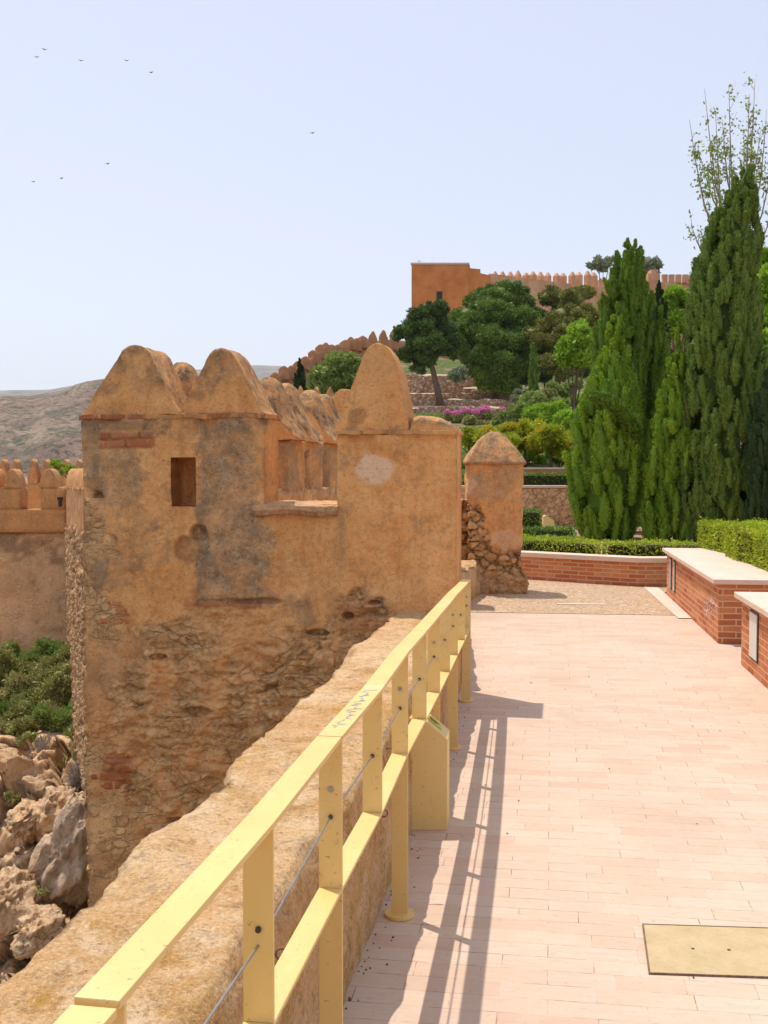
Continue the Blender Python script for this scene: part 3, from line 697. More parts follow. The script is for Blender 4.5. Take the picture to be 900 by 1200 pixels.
def merlon(root, prof, zb, w0, w1, O=RC, L=LD, N=ND, res=.022, amp=.02, lich=.8, name='merlon', mat=None, hip=0.0, seed=0, flare=.0):
    """prof: list of (u, z) outline over the base zb"""
    us = [p[0] for p in prof]; zs = [p[1] for p in prof]; a, b = min(us), max(us)
    nx = max(6, int((b - a) / res)); ny = max(3, int((w1 - w0) / res)); nz = max(6, int((max(zs) - zb) / res))
    V, Fc = gridbox(nx, ny, nz)
    u = a + V[:, 0] * (b - a); w = w0 + V[:, 1] * (w1 - w0); order = np.argsort(us)
    h = np.interp(u, np.array(us)[order], np.array(zs)[order]) - zb
    m = (w1 + w0) / 2; e = np.abs(V[:, 1] - .5) * 2
    h = h * (1 - hip * e ** 3)
    z = zb + V[:, 2] * np.maximum(h, .004)
    P = frame_pt(u, w, z, O, L, N)
    P += vdisp(P, 5, amp, 3, seed) + vdisp(P, 22, amp * .4, 3, seed + 5)
    k = V[:, 2]; topm = sstep(.9, 1.0, k) * lich
    n = fbm(P, 4, 4, 77 + seed); topm = np.maximum(topm, lich * sstep(.30, .85, (z - zb) / (max(zs) - zb) + n * .9))
    hole = sstep(.34, .42, fbm(P, 5, 3, 12 + seed)) * .5
    return build(name, P, Fc, mat or M['masonry'], root, smooth=True, attrs=masonry_attrs(P, mk2=np.stack([0 * k, topm, hole], 1)))
def tower():
    root = empty('watch_tower', (-.8, 8.6, 0), 'weathered orange plaster tower with triangular merlons and small window, beyond the parapet', 'tower')
    W = front_wall(root)
    f = lambda pts: [on_front(*p) for p in pts]
    # brick string course under the merlons, broken into pieces
    def course(px0, px1, pyt, pyb, mat, brk, seed):
        ua, zt = on_front(px1, pyt); ub, zb = on_front(px0, pyb); n = int((ub - ua) / .01)
        V, Fc = gridbox(n, 8, 5); u = ua + V[:, 0] * (ub - ua); w = -.03 + V[:, 1] * .46; z = zb + V[:, 2] * (zt - zb)
        P = frame_pt(u, w, z); q = fbm(P * [1, 1, 0], 7, 3, seed)
        fr = V[:, 1] < .12; P[:, :2] -= np.where(fr, .028 * sstep(-.02, .1, q) - .004, 0)[:, None] * ND * 1.0
        P += vdisp(P, 14, .012, 3, seed)
        fu = (u / .2) % 1; c = _h(np.floor(u / .2).astype(np.int64), np.zeros(len(u), np.int64), np.zeros(len(u), np.int64), seed)
        br = brk * sstep(.02, .06, np.minimum(fu, 1 - fu)) * sstep(-.15, .0, fbm(P * [1, 1, 0], 4, 3, seed + 9))
        build('string_course', P, Fc, mat, root, smooth=True, attrs=masonry_attrs(P, mk=np.stack([0 * br, br, 0 * br], 1), mk2=np.stack([0 * br, .4 + 0 * br, .3 * sstep(0, .3, q)], 1), cell=c))
    course(95, 312, 484.5, 491.5, M['masonry'], 1., 3)
    course(393, 537, 504, 509.5, M['masonry'], 0., 8)
    # two front merlons, the tall one and the rounded cap
    zb = on_front(200, 487)[1]
    merlon(root, f([(95, 487), (98, 484), (146, 411), (152, 406.5), (160, 405), (169, 406), (176, 412), (182, 425), (204, 476), (212, 486)]), zb, .0, .42, seed=1, amp=.02)
    merlon(root, f([(212, 486), (214, 480), (246, 414), (252, 408), (260, 406.5), (268, 409), (275, 417), (306, 482), (313, 486)]), zb, .0, .42, seed=2, amp=.02)
    zr = on_front(450, 507)[1]
    merlon(root, f([(392, 506), (399, 487), (408, 463), (417, 440), (425, 420), (430, 409), (436, 403.5), (444, 402), (450, 404), (457, 411), (464, 427), (470, 449), (475, 474), (479, 497), (480, 506)]), zr, .0, .38, seed=3, amp=.014, lich=.22)
    merlon(root, f([(480, 505), (481, 488), (490, 485.5), (503, 486), (515, 489), (525, 494), (532, 499), (537, 505)]), zr, -.01, .42, seed=4, amp=.012, lich=1., hip=.3, name='wall_cap')
    # window niche: floor, jambs, dark inner back with opening to the chamber
    V, Fc = gridbox(14, 4, 4); ua, ub = W['eu0'] - .0, on_front(298, 600)[0]; zt = on_front(350, 590)[1]
    u = ua + V[:, 0] * (ub - ua); P = frame_pt(u, -.05 + V[:, 1] * .5, zt - .075 + V[:, 2] * .095 + 0 * u)
    V, Fc = gridbox(60, 20, 8); u = ua + V[:, 0] * (ub - ua); zz = zt - .085 + V[:, 2] * .09; w = -.05 + V[:, 1] * .5
    zz = zz - .02 * (1 - np.clip(w / .1 + .5, 0, 1)) * V[:, 2]
    P = frame_pt(u, w, zz); P += vdisp(P, 6, .018, 3, 5) + vdisp(P, 30, .007, 2, 15)
    low = (V[:, 2] < .55) & (V[:, 1] < .1); c = _h(np.floor(u / .14).astype(np.int64), np.zeros(len(u), np.int64), np.zeros(len(u), np.int64), 2)
    build('window_sill', P, Fc, M['masonry'], root, smooth=True, attrs=masonry_attrs(P, mk=np.stack([.15 + 0 * c, low * .85, .3 + 0 * c], 1), mk2=np.stack([.35 * (V[:, 2] > .6), .5 + 0 * c, 0 * c], 1), cell=c))
    # inner wall right behind the window, so the loophole is a deep niche
    mb = MB(); c = frame_pt(np.array([(W['wu0'] + W['wu1']) / 2]), .37, np.array([1.5]))[0]
    mb.box((c[0], c[1], 1.45), (.62, .22, .75), ux=(LD[0], LD[1], 0)); o = mb.build('niche_back', M['masonry'], root)
    # side wall with merlons going back, seen over and through the front
    line = [(8.15, -1.88), (8.6, -1.66), (9.1, -1.48), (10.2, -1.10), (10.8, -.98), (11.7, -.81), (12.4, -.687), (13.2, -.55)]
    V, Fc = gridbox(70, 8, 60); d = 8.1 + V[:, 0] * 5.2; xc = poly_at(line, d)
    z = -2.6 + V[:, 2] * (1.42 + 2.6); P = np.stack([xc + (V[:, 1] - .5) * .62 - .0, d, z], 1); P += vdisp(P, 3, .06, 4, 3) + vdisp(P, 12, .02, 3, 8)
    f1, f2, cid = worley(P, 5, 2); n = fbm(P, 2, 4, 3)
    build('side_wall', P, Fc, M['masonry'], root, smooth=True, attrs=masonry_attrs(P, mk=np.stack([sstep(.0, .2, n) * .6, 0 * n, sstep(-.1, .1, -n)], 1), mk2=np.stack([0 * n, 0 * n, (1 - sstep(.02, .12, f2 - f1)) * .5], 1), cell=cid))
    # piers under the side merlons, with gaps, and the paired merlons above them
    piers = [(8.5, 9.45), (10.0, 11.15), (11.45, 12.65)]
    for k, (a, b) in enumerate(piers):
        V, Fc = gridbox(30, 14, 26); d = a + V[:, 0] * (b - a); xc = poly_at(line, d)
        P = np.stack([xc + (V[:, 1] - .5) * .6, d, 1.36 + V[:, 2] * .52], 1); mid = (a + b) / 2
        slot = np.exp(-((d - mid) / .07) ** 2) * (V[:, 1] > .9) * sstep(.1, .2, V[:, 2]) * (1 - sstep(.75, .85, V[:, 2]))
        P[:, 0] -= slot * .16
        P += vdisp(P, 6, .04, 4, k) + vdisp(P, 20, .014, 3, k + 8); n = fbm(P * [1, 1, .4], 5, 4, 3)
        build('pier', P, Fc, M['masonry'], root, smooth=True, attrs=masonry_attrs(P, mk=np.stack([sstep(-.2, .15, n) * .8, 0 * n, 0 * n], 1), mk2=np.stack([0 * n, .55 + 0 * n, slot * .8], 1)))  # slot darkened as well as cut, its shade put into the colour
        for j in range(2):
            d0 = a + j * (b - a) / 2; d1 = d0 + (b - a) / 2 - .13; dm = (d0 + d1) / 2; xm = float(poly_at(line, dm)); sl = (poly_at(line, d1) - poly_at(line, d0)) / (d1 - d0)
            O = np.array([xm - .0, d0]); N = -np.array([sl, 1.0]) / math.hypot(sl, 1); Lx = np.array([-N[1], N[0]]) * -1
            Lx = np.array([N[1], -N[0]])
            hw = .30; zt = {0: 2.44, 1: 2.46, 2: 2.44}[k] + (.0 if j == 0 else -.015)
            merlon(root, [(-hw - .03, 1.88), (-hw, 1.93), (-.17, 2.16), (-.08, zt - .04), (-.03, zt), (.03, zt), (.08, zt - .04), (.17, 2.16), (hw, 1.93), (hw + .03, 1.88)], 1.875, 0, d1 - d0, O=O, L=Lx, N=N, seed=20 + k * 2 + j, amp=.03, lich=1., hip=.4)
    # back wall with a broad rounded merlon
    V, Fc = gridbox(30, 8, 40); x = -1.2 + V[:, 0] * 2.05; P = np.stack([x, 13.0 + V[:, 1] * .45 - x * .15, -2 + V[:, 2] * 3.5], 1); P += vdisp(P, 3, .05, 4, 3)
    n = fbm(P, 2, 4, 5); build('back_wall', P, Fc, M['masonry'], root, smooth=True, attrs=masonry_attrs(P, mk=np.stack([0 * n, 0 * n, sstep(0, .2, n)], 1)))
    O = np.array([-.45, 13.0]); merlon(root, [(-.3, 1.5), (-.28, 2.1), (-.2, 2.4), (-.08, 2.53), (.06, 2.54), (.2, 2.4), (.3, 2.1), (.32, 1.5)], 1.48, 0, .45, O=O, L=np.array([-1., 0]), N=np.array([0, -1.]), seed=31, lich=.2)
    # terrace inside the tower and the tower's shaft below it
    mb = MB(); q0 = frame_pt(np.array([.1, 2.6]), .39, np.array([0., 0.])); mb.prism([tuple(q0[0][:2]), (.9, 13.0), (-.5, 13.2), (-1.6, 8.9), tuple(q0[1][:2])], -3, .32)
    mb.build('terrace_floor', M['parapet'], root)
tower()
# ------------------------------------------------------------------ low wall and pillar beyond the tower
def low_wall():
    V, Fc = gridbox(110, 12, 12); d = 8.15 + V[:, 0] * 6.1; xi = np.interp(d, [8.1, 12.6, 14.3], [.56, .83, 1.26]); h = np.interp(d, [8, 12, 14.3], [.5, .46, .45])
    P = np.stack([xi - V[:, 1] * .42, d, V[:, 2] * h - .01], 1); ex = np.minimum(V[:, 1], 1 - V[:, 1]) * .42
    P[:, 2] -= np.clip(1 - ex / .06, 0, 1) ** 2 * .05 * (V[:, 2] > .95); P += vdisp(P, 4, .04, 4, 5) + vdisp(P, 16, .012, 3, 2)
    tag(build('low_wall', P, Fc, M['parapet'], smooth=True), 'low broken stone wall running from the tower to the capped pillar', 'wall')
    V, Fc = gridbox(30, 12, 40); x = .35 + V[:, 0] * .82; top = np.interp(x, [.35, .8, .98, 1.17], [1.27, 1.25, 1.2, 1.2])
    P = np.stack([x, 14.32 + V[:, 1] * .4, V[:, 2] * top], 1)
    f1, f2, cid = worley(P * [1, .3, 1.2], 5.5, 4); j = 1 - sstep(.04, .2, f2 - f1); P[:, 1] += np.where(V[:, 1] < .1, j * .09 - cid * .06, 0); P += vdisp(P, 8, .03, 3, 5)
    tag(build('rubble_wall', P, Fc, M['masonry'], smooth=True, attrs=masonry_attrs(P, mk=np.stack([0 * j, 0 * j, 1 + 0 * j], 1), mk2=np.stack([.2 * (cid > .6), 0 * j, j * 1.0], 1), cell=cid)), 'stub of open rubble wall joining the left side of the capped pillar', 'wall')
low_wall()
def pillar():
    root = empty('pillar', (1.41, 14.4, 0), 'plastered square pillar with rounded cone cap at the far end of the parapet', 'pillar')
    D = 14.1; x0, x1 = X(549, D), X(613, D)
    V, Fc = gridbox(46, 38, 110); z = V[:, 2] * 1.70; P = np.stack([x0 + V[:, 0] * (x1 - x0), D + V[:, 1] * .6, z], 1)
    ex = np.minimum(V[:, 0], 1 - V[:, 0]); ey = np.minimum(V[:, 1], 1 - V[:, 1])
    px, py = topx(P); n = fbm(P, 4, 4, 3); n2 = fbm(P, 11, 3, 4)
    rub = sstep(-9, 9, py - np.interp(px, [545, 560, 575, 590, 600, 616], [588, 590, 636, 652, 640, 628]) + n * 22 + n2 * 12) * (1 - .6 * sstep(667, 676, py)) * (1 - .85 * sstep(575, 592, px + n * 18) * (1 - sstep(640, 652, py)))
    base = sstep(667, 675, py + n * 8)
    f1, f2, cid = worley(P * [1, 1, 1.45] + vdisp(P, 5, .08, 3, 1), 7.5, 9); j = (1 - sstep(.02, .16, f2 - f1)) * .8
    d = rub * (-.03 - .05 * j + .07 * (cid - .5)) + base * .0
    P[:, 1] -= (V[:, 1] < .01) * d * 1.0; P[:, 0] += (V[:, 0] > .99) * (d + base * .05 * sstep(-.1, .1, n)) - (V[:, 0] < .01) * d
    P[:, 0] += (V[:, 0] - .5) * .07 * (1 - sstep(0, .5, z)) 
    P += vdisp(P, 4, .035, 4, 7) + vdisp(P, 18, .012, 3, 3)
    gray = sstep(.05, .2, fbm(P, 2.2, 4, 51)) * .5 + .35 * base; pale = sstep(.08, .2, fbm(P, 3, 4, 52)) * .55 * (1 - rub)
    br = base * sstep(.0, .15, fbm(P, 5, 3, 61)) * .6
    build('shaft', P, Fc, M['masonry'], root, smooth=True, attrs=masonry_attrs(P, mk=np.stack([gray * (1 - rub), br, rub], 1), mk2=np.stack([pale, .25 + 0 * n, rub * j * .9], 1), cell=cid))
    # cap: square plan cone with a bulging profile
    V, Fc = gridbox(34, 34, 22); k = V[:, 2]; prof = np.interp(k, [0, .06, .25, .5, .75, .9, 1], [1.09, 1.12, .98, .77, .52, .33, .12])
    cx, cy = (x0 + x1) / 2, D + .3; sx = (V[:, 0] - .5) * (x1 - x0 + .03) * prof; sy = (V[:, 1] - .5) * .62 * prof
    rnd = .25 + .5 * k; r = np.maximum(np.hypot(sx, sy), 1e-6); m = np.maximum(abs(sx), abs(sy)); sc = 1 - rnd + rnd * m / r
    P = np.stack([cx + sx * sc, cy + sy * sc, 1.66 + k * .43 + .0 * r], 1); P += vdisp(P, 5, .022, 3, 13) + vdisp(P, 25, .006, 2, 3)
    build('cap', P, Fc, M['masonry'], root, smooth=True, attrs=masonry_attrs(P, mk=np.stack([.15 + 0 * k, 0 * k, 0 * k], 1), mk2=np.stack([0 * k, .85 + .1 * k, .2 * (k < .05)], 1)))
pillar()
# ------------------------------------------------------------------ brick benches and curved brick wall
def bench(a, b, w, h, label, lights, scrawl=False):
    """a near-left, b far-left plan points; w width to the right"""
    a = Vector((*a, 0)); b = Vector((*b, 0)); t = (b - a).normalized(); r = Vector((t.y, -t.x, 0)); L = (b - a).length; c = (a + b) / 2 + r * w / 2
    root = empty('brick_bench', tuple(c), label, 'brick bench', 'brick benches topped with pale stone')
    mb = MB(); mb.box((c.x, c.y, h / 2 - .02), (L, w, h - .05 + .0), ux=t); body = mb.build('brick_base', M['brick'], root)
    # coping in slabs with fine joints
    n = max(1, round(L / .95)); mb = MB()
    for k in range(n):
        l = (L + .1) / n; cc = a - t * .05 + t * l * (k + .5) + r * (w / 2); mb.box((cc.x, cc.y, h - .0225), (l - .003, w + .11, .045), ux=t)
    mb.build('stone_coping', M['slab'], root, bevel=.004)
    for (s, wd) in lights:
        q = a + t * s; z0, z1 = .13, h - .09
        mb = MB(); mb.box((q.x - r.x * .004, q.y - r.y * .004, (z0 + z1) / 2), (wd, .012, z1 - z0), ux=t); fr = mb.build('light_frame', M['dark_metal'], root)
        mb = MB(); mb.box((q.x - r.x * .011, q.y - r.y * .011, (z0 + z1) / 2), (wd - .03, .008, z1 - z0 - .03), ux=t); mb.build('frosted_pane', M['frost'], fr)
    if scrawl:
        mb = MB(); rr = random.Random(3); 
        for k in range(7):
            s = .12 + k * .11; z = .36 - .02 * k + rr.uniform(-.02, .02); pts = []
            for m_ in range(9):
                w_ = m_ / 8; pts.append(a + t * (s + .05 * math.sin(w_ * 5 + k) ) + Vector((0, 0, z + (.5 - w_) * .14 + .02 * math.sin(w_ * 11 + k))) - r * .003)
            mb.tube(pts, .0035, 5)
        mb.build('graffiti', M['chalk'], body)
bench((3.09, 10.2), (3.58, 14.0), .56, .6, 'long brick bench with pale stone top in front of the tall clipped hedge', [(3.42, .17), (3.06, .15)], True)
bench((2.55, 5.9), (2.955, 9.12), .6, .6, 'nearer brick bench with pale stone top, cut off by the right edge', [(2.72, .3)])
def curved_wall():
    pl = [(-.6, 17.3), (.6, 16.75), (1.3, 16.35), (2.02, 16.0), (2.45, 15.68), (2.85, 15.4), (3.2, 15.17), (3.46, 15.0), (3.9, 15.0), (5.5, 15.3)]
    root = empty('brick_wall', (2.6, 15.7, 0), 'low curved red brick wall with pale coping below the garden hedges', 'wall')
    def strip(off0, off1, z0, z1, name, mat, bevel=0):
        mb = MB(); F0 = []; B0 = []
        for i, p in enumerate(pl):
            q0 = Vector(pl[max(i - 1, 0)]); q1 = Vector(pl[min(i + 1, len(pl) - 1)]); t = (q1 - q0).normalized(); nn = Vector((t.y, -t.x))
            F0.append(Vector(p) + nn * off0); B0.append(Vector(p) + nn * off1)
        acc = 0
        for i in range(len(pl) - 1):
            l = (F0[i + 1] - F0[i]).length
            mb.poly([(*F0[i], z0), (*F0[i + 1], z0), (*F0[i + 1], z1), (*F0[i], z1)], [(acc, z0), (acc + l, z0), (acc + l, z1), (acc, z1)])
            mb.poly([(*B0[i + 1], z0), (*B0[i], z0), (*B0[i], z1), (*B0[i + 1], z1)], [(acc + l, z0), (acc, z0), (acc, z1), (acc + l, z1)])
            mb.poly([(*F0[i], z1), (*F0[i + 1], z1), (*B0[i + 1], z1), (*B0[i], z1)]); mb.poly([(*F0[i], z0), (*B0[i], z0), (*B0[i + 1], z0), (*F0[i + 1], z0)]); acc += l
        return mb.build(name, mat, root)
    strip(0, -.25, -.02, .33, 'brickwork', M['brick']); strip(.03, -.28, .33, .392, 'coping', M['slab'])
curved_wall()
# ------------------------------------------------------------------ foliage
def unit(a): return a / np.maximum(np.linalg.norm(a, axis=1, keepdims=True), 1e-9)
def leafquads(C, A, N, L, W):
    """quads at C, long axis A, facing N, length L, width W (arrays)"""
    A = unit(A); B = unit(np.cross(A, N)); L = np.asarray(L).reshape(-1, 1) / 2; W = np.asarray(W).reshape(-1, 1) / 2
    n = len(C); V = np.empty((n, 4, 3)); V[:, 0] = C - A * L; V[:, 1] = C + B * W; V[:, 2] = C + A * L; V[:, 3] = C - B * W
    return V.reshape(-1, 3), np.arange(n * 4).reshape(n, 4)
def sphere_dirs(n):
    d = rng.normal(size=(n, 3)); return unit(d)
def merge(parts):
    V = []; Fc = []; T = []; o = 0
    for v, f, t in parts: V.append(v); Fc.append(f + o); T.append(t); o += len(v)
    return np.concatenate(V), np.concatenate(Fc), np.concatenate(T)
def uvsphere(c, r, nu=16, nv=10, disp=.0, fr=1., seed=0):
    th = np.linspace(0, 2 * np.pi, nu, endpoint=False); ph = np.linspace(-np.pi / 2, np.pi / 2, nv)
    T, Pp = np.meshgrid(th, ph, indexing='ij'); d = np.stack([np.cos(Pp) * np.cos(T), np.cos(Pp) * np.sin(T), np.sin(Pp)], -1).reshape(-1, 3)
    V = np.asarray(c) + d * np.asarray(r) * (1 + disp * fbm(d * 2 + np.asarray(c), fr, 3, seed)[:, None] * 2)
    i, j = np.meshgrid(np.arange(nu), np.arange(nv - 1), indexing='ij'); q = (i * nv + j).ravel(); q2 = (((i + 1) % nu) * nv + j).ravel()
    return V, np.stack([q, q2, q2 + 1, q + 1], 1), np.full(len(V), .1)
def cypress(base, H, prof, mat, label, seed, tuft=.5, tr=.10, dens=1., lean=(0, 0), lob=.16, tips=(), group='cypress trees beside the walkway', bend=None, leaf=.066, name='cypress_tree', lp=1.5):
    x0, y0, z0 = base
    root = empty(name, base, label, 'tree', group)
    def rad(h, th):
        r = np.interp(h, [p[0] for p in prof], [p[1] for p in prof])
        q = np.stack([np.cos(th) * 1.2, np.sin(th) * 1.2, h * H * .45], 1)
        q2 = np.stack([np.cos(th) * 2.6, np.sin(th) * 2.6, h * H * .9], 1)
        return r * (1 + lob * 2 * vnoise(q * 1.3 + seed, seed) + lob * 1.0 * vnoise(q2 + seed, seed + 3))
    def axis(h): return np.stack([x0 + lean[0] * h ** lp, y0 + lean[1] * h ** lp, z0 + h * H], 1)
    # closed inner body, shade between the lobes put into its dark tint
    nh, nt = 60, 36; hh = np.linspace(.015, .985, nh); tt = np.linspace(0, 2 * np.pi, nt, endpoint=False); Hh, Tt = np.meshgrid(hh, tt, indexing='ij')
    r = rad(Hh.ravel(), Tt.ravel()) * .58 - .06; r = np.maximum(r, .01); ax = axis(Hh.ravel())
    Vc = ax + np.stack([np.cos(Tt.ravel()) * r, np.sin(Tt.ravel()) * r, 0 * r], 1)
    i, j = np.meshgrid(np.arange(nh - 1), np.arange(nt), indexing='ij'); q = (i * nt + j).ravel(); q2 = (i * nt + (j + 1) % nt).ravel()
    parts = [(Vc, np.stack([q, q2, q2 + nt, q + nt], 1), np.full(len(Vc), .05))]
    # upright flame shaped lobes made of small scale leaves
    area = 2 * np.pi * np.trapz([p[1] for p in prof], [p[0] for p in prof]) * H
    n = int(area / (tuft * tr) * .95 * dens)
    h = rng.random(n * 4) ** 1.0 * .985; th = rng.random(n * 4) * 2 * np.pi; pr = np.interp(h, [p[0] for p in prof], [p[1] for p in prof]); keep = rng.random(n * 4) < (pr + .06) / max(p[1] for p in prof); h = h[keep][:n]; th = th[keep][:n]; n = len(h)
    R = rad(h, th); out = np.stack([np.cos(th), np.sin(th), 0 * th], 1)
    sc = np.clip(R / (.55 * max(p[1] for p in prof)), .45, 1.1)
    TL = tuft * rng.uniform(.5, 1.5, n) * sc; TR = tr * rng.uniform(.6, 1.45, n) * sc
    cen = axis(h) + out * (R - TR * .9 + np.abs(rng.normal(0, .03, n)))[:, None]
    adir = unit(np.stack([0 * th, 0 * th, 1 + 0 * th], 1) + out * rng.uniform(.0, .24, n)[:, None] + rng.normal(0, .09, (n, 3)))
    sn, sm = 9, 7; tq = np.linspace(0, 2 * np.pi, sn, endpoint=False); qq = np.linspace(.03, .97, sm)
    bb = unit(np.cross(adir, np.array([.3, .5, .2]) + 0 * adir)); ccx = np.cross(adir, bb)
    prf = np.sin(np.clip(qq * .9 + .06, 0, 1) * np.pi) ** .6
    SV = cen[:, None, None, :] + adir[:, None, None, :] * ((qq - .5)[None, :, None, None] * TL[:, None, None, None]) + (bb[:, None, None, :] * np.cos(tq)[None, None, :, None] + ccx[:, None, None, :] * np.sin(tq)[None, None, :, None]) * (TR[:, None, None, None] * .66 * prf[None, :, None, None])
    base_ = np.arange(n)[:, None, None] * sn * sm + np.arange(sm - 1)[None, :, None] * sn; kk = np.arange(sn)[None, None, :]
    SF = np.stack([base_ + kk, base_ + (kk + 1) % sn, base_ + sn + (kk + 1) % sn, base_ + sn + kk], -1).reshape(-1, 4); tlobe = rng.beta(2, 2.2, n)
    SVf = SV.reshape(-1, 3); SVf = SVf + vdisp(SVf, 7, .03, 2, 4); parts.append((SVf, SF, np.repeat(tlobe * .5, sn * sm)))  # lobe bodies tinted darker than their leaves, as painted inner shade
    K = int(300 * (.066 / leaf) ** .4); idx = np.repeat(np.arange(n), K); m = n * K
    q = rng.random(m); ph = rng.random(m) * 2 * np.pi; a = adir[idx]; b = unit(np.cross(a, np.array([.3, .5, .2]) + 0 * a)); c = np.cross(a, b)
    sub = .8 + .3 * np.sin(ph * 3 + idx * 1.7) * np.sin(q * 9 + idx)
    rr = TR[idx] * np.sin(np.clip(q * .9 + .06, 0, 1) * np.pi) ** .6 * rng.uniform(.7, 1.2, m) * sub
    side = b * np.cos(ph)[:, None] + c * np.sin(ph)[:, None]
    Pn = cen[idx] + a * ((q - .5) * TL[idx])[:, None] + side * rr[:, None]
    la = unit(a * .8 + side * .6 + rng.normal(0, .3, (m, 3))); V, Fc = leafquads(Pn, la, unit(side + rng.normal(0, .3, (m, 3))), leaf * rng.uniform(.6, 1.4, m), leaf * .5 * rng.uniform(.7, 1.3, m))
    tv = np.clip(tlobe[idx] * .8 + .15 + rng.normal(0, .14, m), 0, 1)
    parts.append((V, Fc, np.repeat(tv, 4)))
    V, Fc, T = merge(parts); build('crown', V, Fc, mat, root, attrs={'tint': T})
    mb = MB(); mb.tube([(x0, y0, z0 - .1), (x0 + lean[0] * .1, y0, z0 + H * .3), (x0 + lean[0] * .6, y0 + lean[1] * .6, z0 + H * .75)], [.14, .1, .04], 8); mb.build('trunk', M['bark'], root, smooth=True)
    return root
def blobtree(name, base, blobs, mat, label, cat='tree', group=None, leaf=.3, per=260, trunk=None, core=.8, flat=.75, trunk_r=.2, mat2=None, fuzz=.12, wid=.55, grow=1.22):
    """crown of leaf-covered lobes; blobs: (x, y, z, r)"""
    root = empty(name, base, label, cat, group); parts = []
    for k, (bx, by, bz, r) in enumerate(blobs):
        r = r * grow
        rr = np.array([r, r, r * flat]); c = np.array([bx, by, bz])
        v, f, t = uvsphere(c, rr * core * .8, 10, 7, .2, 1., k); parts.append((v, f, t * 0 + .1))  # inner bodies darker than the leaves, crown shade put into the tint
        ns = int(np.clip(12 * (r / (leaf * 5)) ** 1.0, 7, 26)); dd = sphere_dirs(ns); sr = r * rng.uniform(.24, .46, ns) * (14 / ns) ** .3
        sc_ = c + dd * rr * rng.uniform(.5, .86, ns)[:, None]
        for q in range(ns):
            srr = np.array([sr[q], sr[q], sr[q] * flat]); tb = rng.beta(2, 2) * .7 + .15
            if core > .4: v, f, t = uvsphere(sc_[q], srr * .66, 7, 5, .2, 1., k + q); parts.append((v, f, t * 0 + tb * .5))
            n = int(per * .016 * 4 * np.pi * sr[q] ** 2 / (leaf * leaf * .22) * .22) + 8
            d = sphere_dirs(n); P = sc_[q] + d * srr * (.97 + rng.normal(0, fuzz + .07, n))[:, None]
            up = unit(d + np.array([0, 0, .4]) + rng.normal(0, .5, (n, 3)))
            V, Fc = leafquads(P, up, unit(d + rng.normal(0, .6, (n, 3))), leaf * rng.uniform(.6, 1.5, n), leaf * wid * rng.uniform(.6, 1.3, n))
            parts.append((V, Fc, np.repeat(np.clip(tb + rng.normal(0, .15, n), 0, 1), 4)))
    V, Fc, T = merge(parts); build('crown' if cat == 'tree' else 'foliage', V, Fc, mat, root, attrs={'tint': T})
    if trunk:
        mb = MB(); n = len(trunk); mb.tube(trunk, [trunk_r * (1 - .6 * i / max(1, n - 1)) for i in range(n)], 8)
        top = Vector(trunk[-1]); bl = sorted(blobs, key=lambda b: -b[3])[:7]
        for b in bl:
            st = Vector(trunk[-2]).lerp(top, .6) if n > 1 else top
            mb.tube([st, st.lerp(Vector(b[:3]), .6) + Vector((0, 0, -.1 * b[3])), b[:3]], [trunk_r * .45, trunk_r * .3, trunk_r * .12], 6)
        mb.build('trunk' if cat == 'tree' else 'stem', M['bark'], root, smooth=True)
    return root
